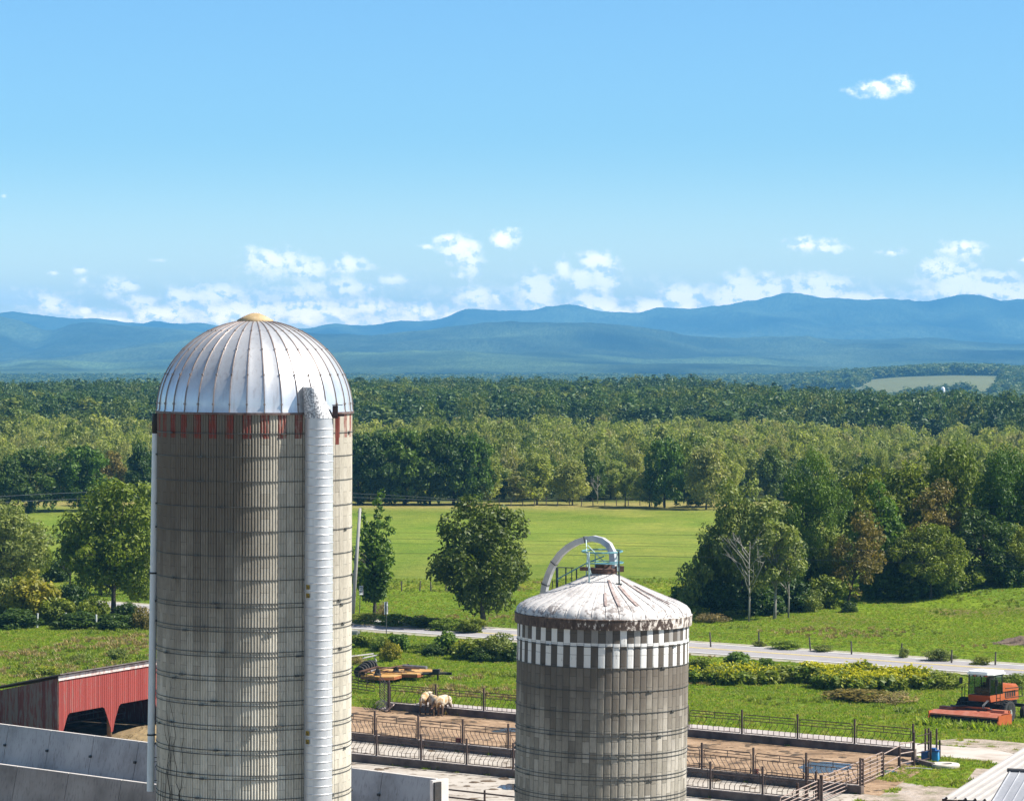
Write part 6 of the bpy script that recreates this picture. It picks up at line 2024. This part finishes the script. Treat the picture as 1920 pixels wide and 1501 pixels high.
# ------------------------------------------------------------------ weeds and shrubs round the farm
WE = 'weedy shrubs along the near side of the road'
for (px, by, ty, w, key, lab) in (
    (835, 1228, 1183, 46, 'bush_sumac', 'bright green sumac bush at the road between the silos'), (885, 1236, 1196, 66, 'bush_olive', 'wide olive shrub right of the sumac bush'),
    (938, 1238, 1186, 70, 'bush_grey', 'pale leaved shrub against the chequered silo'), (862, 1228, 1200, 34, 'bush_yellow', 'yellow flowering weed between the sumac and the wide olive shrub'),
    (748, 1222, 1188, 40, 'bush_sumac', 'sumac like bush above the mower'), (716, 1222, 1192, 48, 'bush_weed', 'light green weeds by the road above the mower'),
    (735, 1240, 1200, 36, 'bush_yellow', 'yellowish weed clump right above the mower tyres'), (678, 1214, 1188, 40, 'bush_olive', 'olive bush beside the tall silo at the road'),
    (668, 1246, 1226, 34, 'bush_straw', 'dry straw weed clump left of the mower'), (790, 1224, 1204, 46, 'bush_weed', 'low green weeds between mower and sumac bush'),
    (962, 1240, 1205, 40, 'bush_dark', 'dark shrub hugging the chequered silo'), (812, 1230, 1206, 40, 'bush_dark', 'dark low shrub left of the sumac bush'), (905, 1240, 1214, 50, 'bush_dark', 'dark low shrub in front of the pale leaved shrub'),
    (1385, 1262, 1222, 58, 'bush_sumac', 'leafy green bush rising above the goldenrod right of the chequered silo'), (1435, 1264, 1234, 34, 'bush_sumac', 'small leafy bush at the end of the first goldenrod patch'),
    (1312, 1268, 1232, 50, 'bush_olive', 'olive bush touching the chequered silo right side'), (1480, 1276, 1246, 90, 'bush_weed', 'pale green weeds between the two goldenrod patches'),
    (1345, 1280, 1248, 60, 'bush_weed', 'green weeds under the leafy green bush'), (1755, 1290, 1258, 90, 'bush_weed', 'green weeds left of the orange hay cutter'), (1910, 1290, 1262, 60, 'bush_weed', 'green weeds behind the orange hay cutter'),
    (1600, 1312, 1290, 120, 'bush_brown', 'brownish dead weeds below the goldenrod'), (1680, 1318, 1296, 80, 'bush_straw', 'dry brown grass between goldenrod and hay cutter')):
    shrub(px, by, ty, w, key, lab, WE)
RS = 'grass clumps along the far side of the road'
for i, (px, by, ty, w, key) in enumerate(((690, 1168, 1148, 60, 'bush_weed'), (740, 1172, 1150, 60, 'bush_weed'), (790, 1176, 1154, 60, 'bush_olive'), (840, 1181, 1158, 60, 'bush_weed'), (885, 1186, 1158, 50, 'bush_olive'), (716, 1160, 1128, 26, 'bush_straw'),
    (1470, 1216, 1200, 60, 'bush_weed'), (1545, 1221, 1208, 44, 'bush_grey'), (1694, 1233, 1213, 20, 'bush_grey'), (1762, 1239, 1216, 50, 'bush_grey'), (1842, 1246, 1230, 40, 'bush_weed'), (1424, 1212, 1200, 24, 'bush_grey'))):
    where = ('left of the narrow ragged tree', 'below the sign back', 'left of the lone round tree, nearest to it but one', 'touching the shade of the lone round tree', 'under the lone round tree', 'dry and straw coloured under the narrow ragged tree',
             'beyond the road above the goldenrod', 'grey green by the fence above the goldenrod', 'small and grey by a fence post', 'largest grey one above the hay cutter', 'at the right end of the wire fence', 'small at the second fence post')[i]
    shrub(px, by, ty, w, key, 'roadside weed clump ' + where, RS, 'weed_clump', 'weeds')

def inside(poly, x, y):
    res = np.zeros(len(x), bool)
    n_ = len(poly)
    for i in range(n_):
        xa, ya = poly[i][:2]; xb, yb = poly[(i + 1) % n_][:2]
        c_ = ((ya > y) != (yb > y)) & (x < (xb - xa) * (y - ya) / (yb - ya + 1e-12) + xa)
        res ^= c_
    return res
def pix(P_):
    """Pixel positions of ground points, used only to choose which patches of land carry which plants."""
    x, y, z = P_[:, 0], P_[:, 1], P_[:, 2]
    cp_, sp_ = math.cos(PITCH), math.sin(PITCH)
    dz_ = z - CAMZ
    f_ = y * cp_ - dz_ * sp_
    return 960 + F * x / f_, 750.5 - F * (y * sp_ + dz_ * cp_) / f_
def tuft(seed, blades, h, spread, lm, wid=.05):
    r_ = np.random.default_rng(seed)
    V_, Q_, lv_ = [], [], []
    for i in range(blades):
        a = r_.random() * 6.28; q = spread * r_.random() ** .6
        b = Vector((q * math.cos(a), q * math.sin(a), -.02))
        hh = h * (.5 + .7 * r_.random())
        tip = b + Vector((r_.normal() * .45 * h, r_.normal() * .45 * h, hh))
        sd_ = Vector((math.cos(a + 1.4), math.sin(a + 1.4), 0)) * wid * (.6 + .8 * r_.random())
        k = len(V_)
        mid = b.lerp(tip, .55) + Vector((0, 0, .08 * h))
        V_ += [b - sd_, b + sd_, mid + sd_ * .8, mid - sd_ * .8, tip + sd_ * .15, tip - sd_ * .15]
        Q_ += [(k, k + 1, k + 2, k + 3), (k + 3, k + 2, k + 4, k + 5)]
        c_ = r_.random(); lv_ += [c_, c_]
    return mesh_np('tuft', [tuple(v) for v in V_], Q_, LM[lm], False, lv_)
TV = [tuft(301, 44, .26, .42, 'grass', .034), tuft(302, 40, .32, .40, 'grass', .034), tuft(303, 44, .20, .48, 'grass', .034), tuft(304, 30, .55, .32, 'weed', .06), tuft(305, 30, .5, .34, 'straw', .05)]
rx0 = np.random.default_rng(77)
P4, r4 = jitter_grid(163, 345, .43, .195, 64)
P4 = ZSC(P4); P4[:, 2] += .1
X4, Y4 = P4[:, 0], P4[:, 1]
s_ = (X4 - RC.x) * U2.x + (Y4 - RC.y) * U2.y
t_ = (X4 - RC.x) * V2.x + (Y4 - RC.y) * V2.y
ok = np.abs(t_) > 4.9 + .8 * fbm(X4 / 2, Y4 / 2, 2, 3)
def sheet_poly(nm): return [tuple(v.co[:2]) for v in bpy.data.objects[nm].data.vertices]
for nm in ('yard_ground', 'feed_alley_ground', 'lot_ground', 'alley_pavement', 'driveway', 'bunker_ground', 'shed_ground'):
    ok &= ~inside(sheet_poly(nm), X4, Y4)
thin = inside(sheet_poly('gravel_patch'), X4, Y4) | inside(sheet_poly('gravel_yard_ground'), X4, Y4)
fb4 = fbm(X4 / 3, Y4 / 3, 3, 12)
ok &= ~thin | ((fb4 > .58) & (r4.random(len(X4)) < .7))
gpx, gpy = pix(P4)
keepg = inside([(1660, 1440), (1700, 1437), (1800, 1412), (1830, 1425), (1818, 1462), (1740, 1474), (1650, 1462)], gpx, gpy)
ok |= keepg & ~inside(sheet_poly('driveway'), X4, Y4) & ((X4 - rp_.x) ** 2 + (Y4 - rp_.y) ** 2 > .9)
tall_ = fbm(X4 / 9, Y4 / 9, 3, 17)
near_ = Y4 < 300
ok &= (r4.random(len(X4)) < np.where(near_, .8, .55))
ok &= ~((Y4 < 197) & (X4 < -8))
i4 = r4.choice(3, len(X4))
i4 = np.where((tall_ > .66) & (r4.random(len(X4)) < .2), 3, i4)
dryz = fbm(X4 / 14, Y4 / 14, 3, 29)
i4 = np.where((dryz > .7) & (r4.random(len(X4)) < .22), 4, i4)
weedz = inside([(0, 1215), (120, 1230), (280, 1225), (280, 1245), (0, 1300)], gpx, gpy)
i4 = np.where(weedz & (r4.random(len(X4)) < .16), r4.choice([3, 4], len(X4)), i4)
sz = (.75 + .6 * r4.random(len(X4))) * np.where(t_ > 3, .38, .52) * (.6 + .7 * fb4) * np.where(np.abs(t_) < 8, .65, 1)
hx, hy = X4 - 29.9, Y4 - 210.6
fw = hx * -.617 + hy * -.787; sdw = hx * .787 + hy * -.617
nearm = (fw > -.2) & (fw < 1.5) & (np.abs(sdw) < 3.4)
sz = np.where(nearm, sz * 1.9 + .25, sz)
under = (fw > -6.5) & (fw < -.2) & (np.abs(sdw) < 3.6)
sz = np.where(under, sz * 1.3, sz)
sel = ok
n4 = int(sel.sum())
scatter('pasture_grass', P4[sel], np.stack([sz[sel] * 1.15, sz[sel] * 1.15, sz[sel]], -1), np.stack([np.zeros(n4), np.zeros(n4), r4.random(n4) * 6.28], -1), i4[sel], TV, 'rough green grass round the farmyard and along the road')
n5 = len(LP)
sc5 = .25 + .95 * rx0.random(n5) ** 2.2
scatter('dung_and_spilled_feed', np.array(LP) - np.array((0, 0, .03)), np.stack([sc5 * (1 + rx0.random(n5)), sc5, sc5 * .8], -1), np.stack([np.zeros(n5), np.zeros(n5), rx0.random(n5) * 6.28], -1), rx0.integers(0, 3, n5), LUMPS, 'dung and spilled feed lying about the cattle yard')
# goldenrod
def rod(seed, lm2):
    r_ = np.random.default_rng(seed)
    C_ = [(r_.normal() * .17, r_.normal() * .17, .93 + r_.normal() * .13) for _ in range(6)]
    V_, Q_, l_ = leaves(C_, [.06] * 6, 34, .085, r_, up=.6)
    return mesh_np('rod_top', V_, Q_, LM[lm2], False, l_)
def rodleaf(seed):
    r_ = np.random.default_rng(seed)
    C_ = [(r_.normal() * .15, r_.normal() * .15, .15 + .09 * i) for i in range(8)]
    V_, Q_, l_ = leaves(C_, [.20] * 8, 80, .20, r_, up=.3)
    return mesh_np('rod_leaf', V_, Q_, LM['weed'], False, l_)
RV = [rod(401, 'rod'), rod(402, 'rod'), rodleaf(403), rodleaf(404)]
rx = np.random.default_rng(66)
pts, idx, scs = [], [], []
for poly, nn_, dens_, hh_ in (([(1296, 1262), (1400, 1268), (1455, 1272), (1450, 1284), (1380, 1286), (1296, 1282)], 460, .50, 1.15), ([(1500, 1272), (1600, 1268), (1700, 1278), (1740, 1284), (1735, 1296), (1600, 1300), (1545, 1294), (1505, 1284)], 1100, .78, 1.3), ([(850, 1222), (880, 1224), (880, 1232), (850, 1230)], 50, .6, 1.1), ([(60, 1264), (105, 1264), (105, 1272), (60, 1272)], 60, .5, .8), ([(1300, 1154), (1330, 1150), (1325, 1160), (1300, 1160)], 60, .5, 1.1)):
    bx = np.array(poly)
    c_ = 0
    while c_ < nn_:
        q = rx.uniform(bx.min(0), bx.max(0))
        if not inside(poly, np.array([q[0]]), np.array([q[1]]))[0]: continue
        p = G(q[0], q[1], 0)
        h_ = hh_ * (.5 + .75 * float(fbm(p.x / 1.6, p.y / 1.6, 3, 33))) * (.7 + .5 * rx.random())
        if float(fbm(p.x / 2.2, p.y / 2.2, 2, 39)) < .36: c_ += 1; continue
        pts.append(p); idx.append(2 + rx.integers(2)); scs.append(h_)
        if rx.random() < dens_:
            pts.append(p); idx.append(rx.integers(2)); scs.append(h_)
        c_ += 1
k = len(pts)
scatter('goldenrod_patch', [tuple(p) for p in pts], np.stack([np.array(scs)] * 3, -1), np.stack([np.zeros(k), np.zeros(k), rx.random(k) * 6.28], -1), idx, RV, 'yellow flowering goldenrod and leafy weeds along the road')

# ------------------------------------------------------------------ the farm far off in the valley
FW = M('far_white_paint', [(.74, .74, .73), (.82, .82, .8)], .3, .8)
fy = 2905
p = at(1768, 746.5, fy); p.z = float(height(p.x, p.y))
m = MB().lathe([(1.9, 0), (1.9, 7.5), (1.6, 8.6), (.8, 9.3), (.01, 9.5)], 20)
tag(m.build('distant_silo', FW, None, p), 'tiny white silo on the farm far off in the valley', 'silo')
hb = at(1757, 747, fy); hb.z = float(height(hb.x, hb.y))
fh = thing('distant_barn', 'tiny farm buildings left of the white silo far off in the valley', 'barn', hb)
MB().box((0, 0, 1.6), (9, 7, 3.2)).box((-8, 2, 1.4), (5, 5, 2.8)).build('wall', M('far_red_wall', [(.2, .06, .05), (.26, .09, .07)], .4, .8), fh)
MB().prism([(-4, 0), (4, 0), (0, 2.2)], -4.8, 4.8, Matrix(((0, 0, 1), (1, 0, 0), (0, 1, 0)))).build('roof', FW, fh, (0, 0, 3.2))
q = at(98, 733, 2700); q.z = float(height(q.x, q.y))
tag(MB().lathe([(2.2, 0), (2.2, 9), (1.6, 10.3), (.01, 11)], 16).build('distant_tank', FW, None, q + Vector((0, 0, 8))), 'tiny white tank among the hazy woods below the mountains', 'tank')
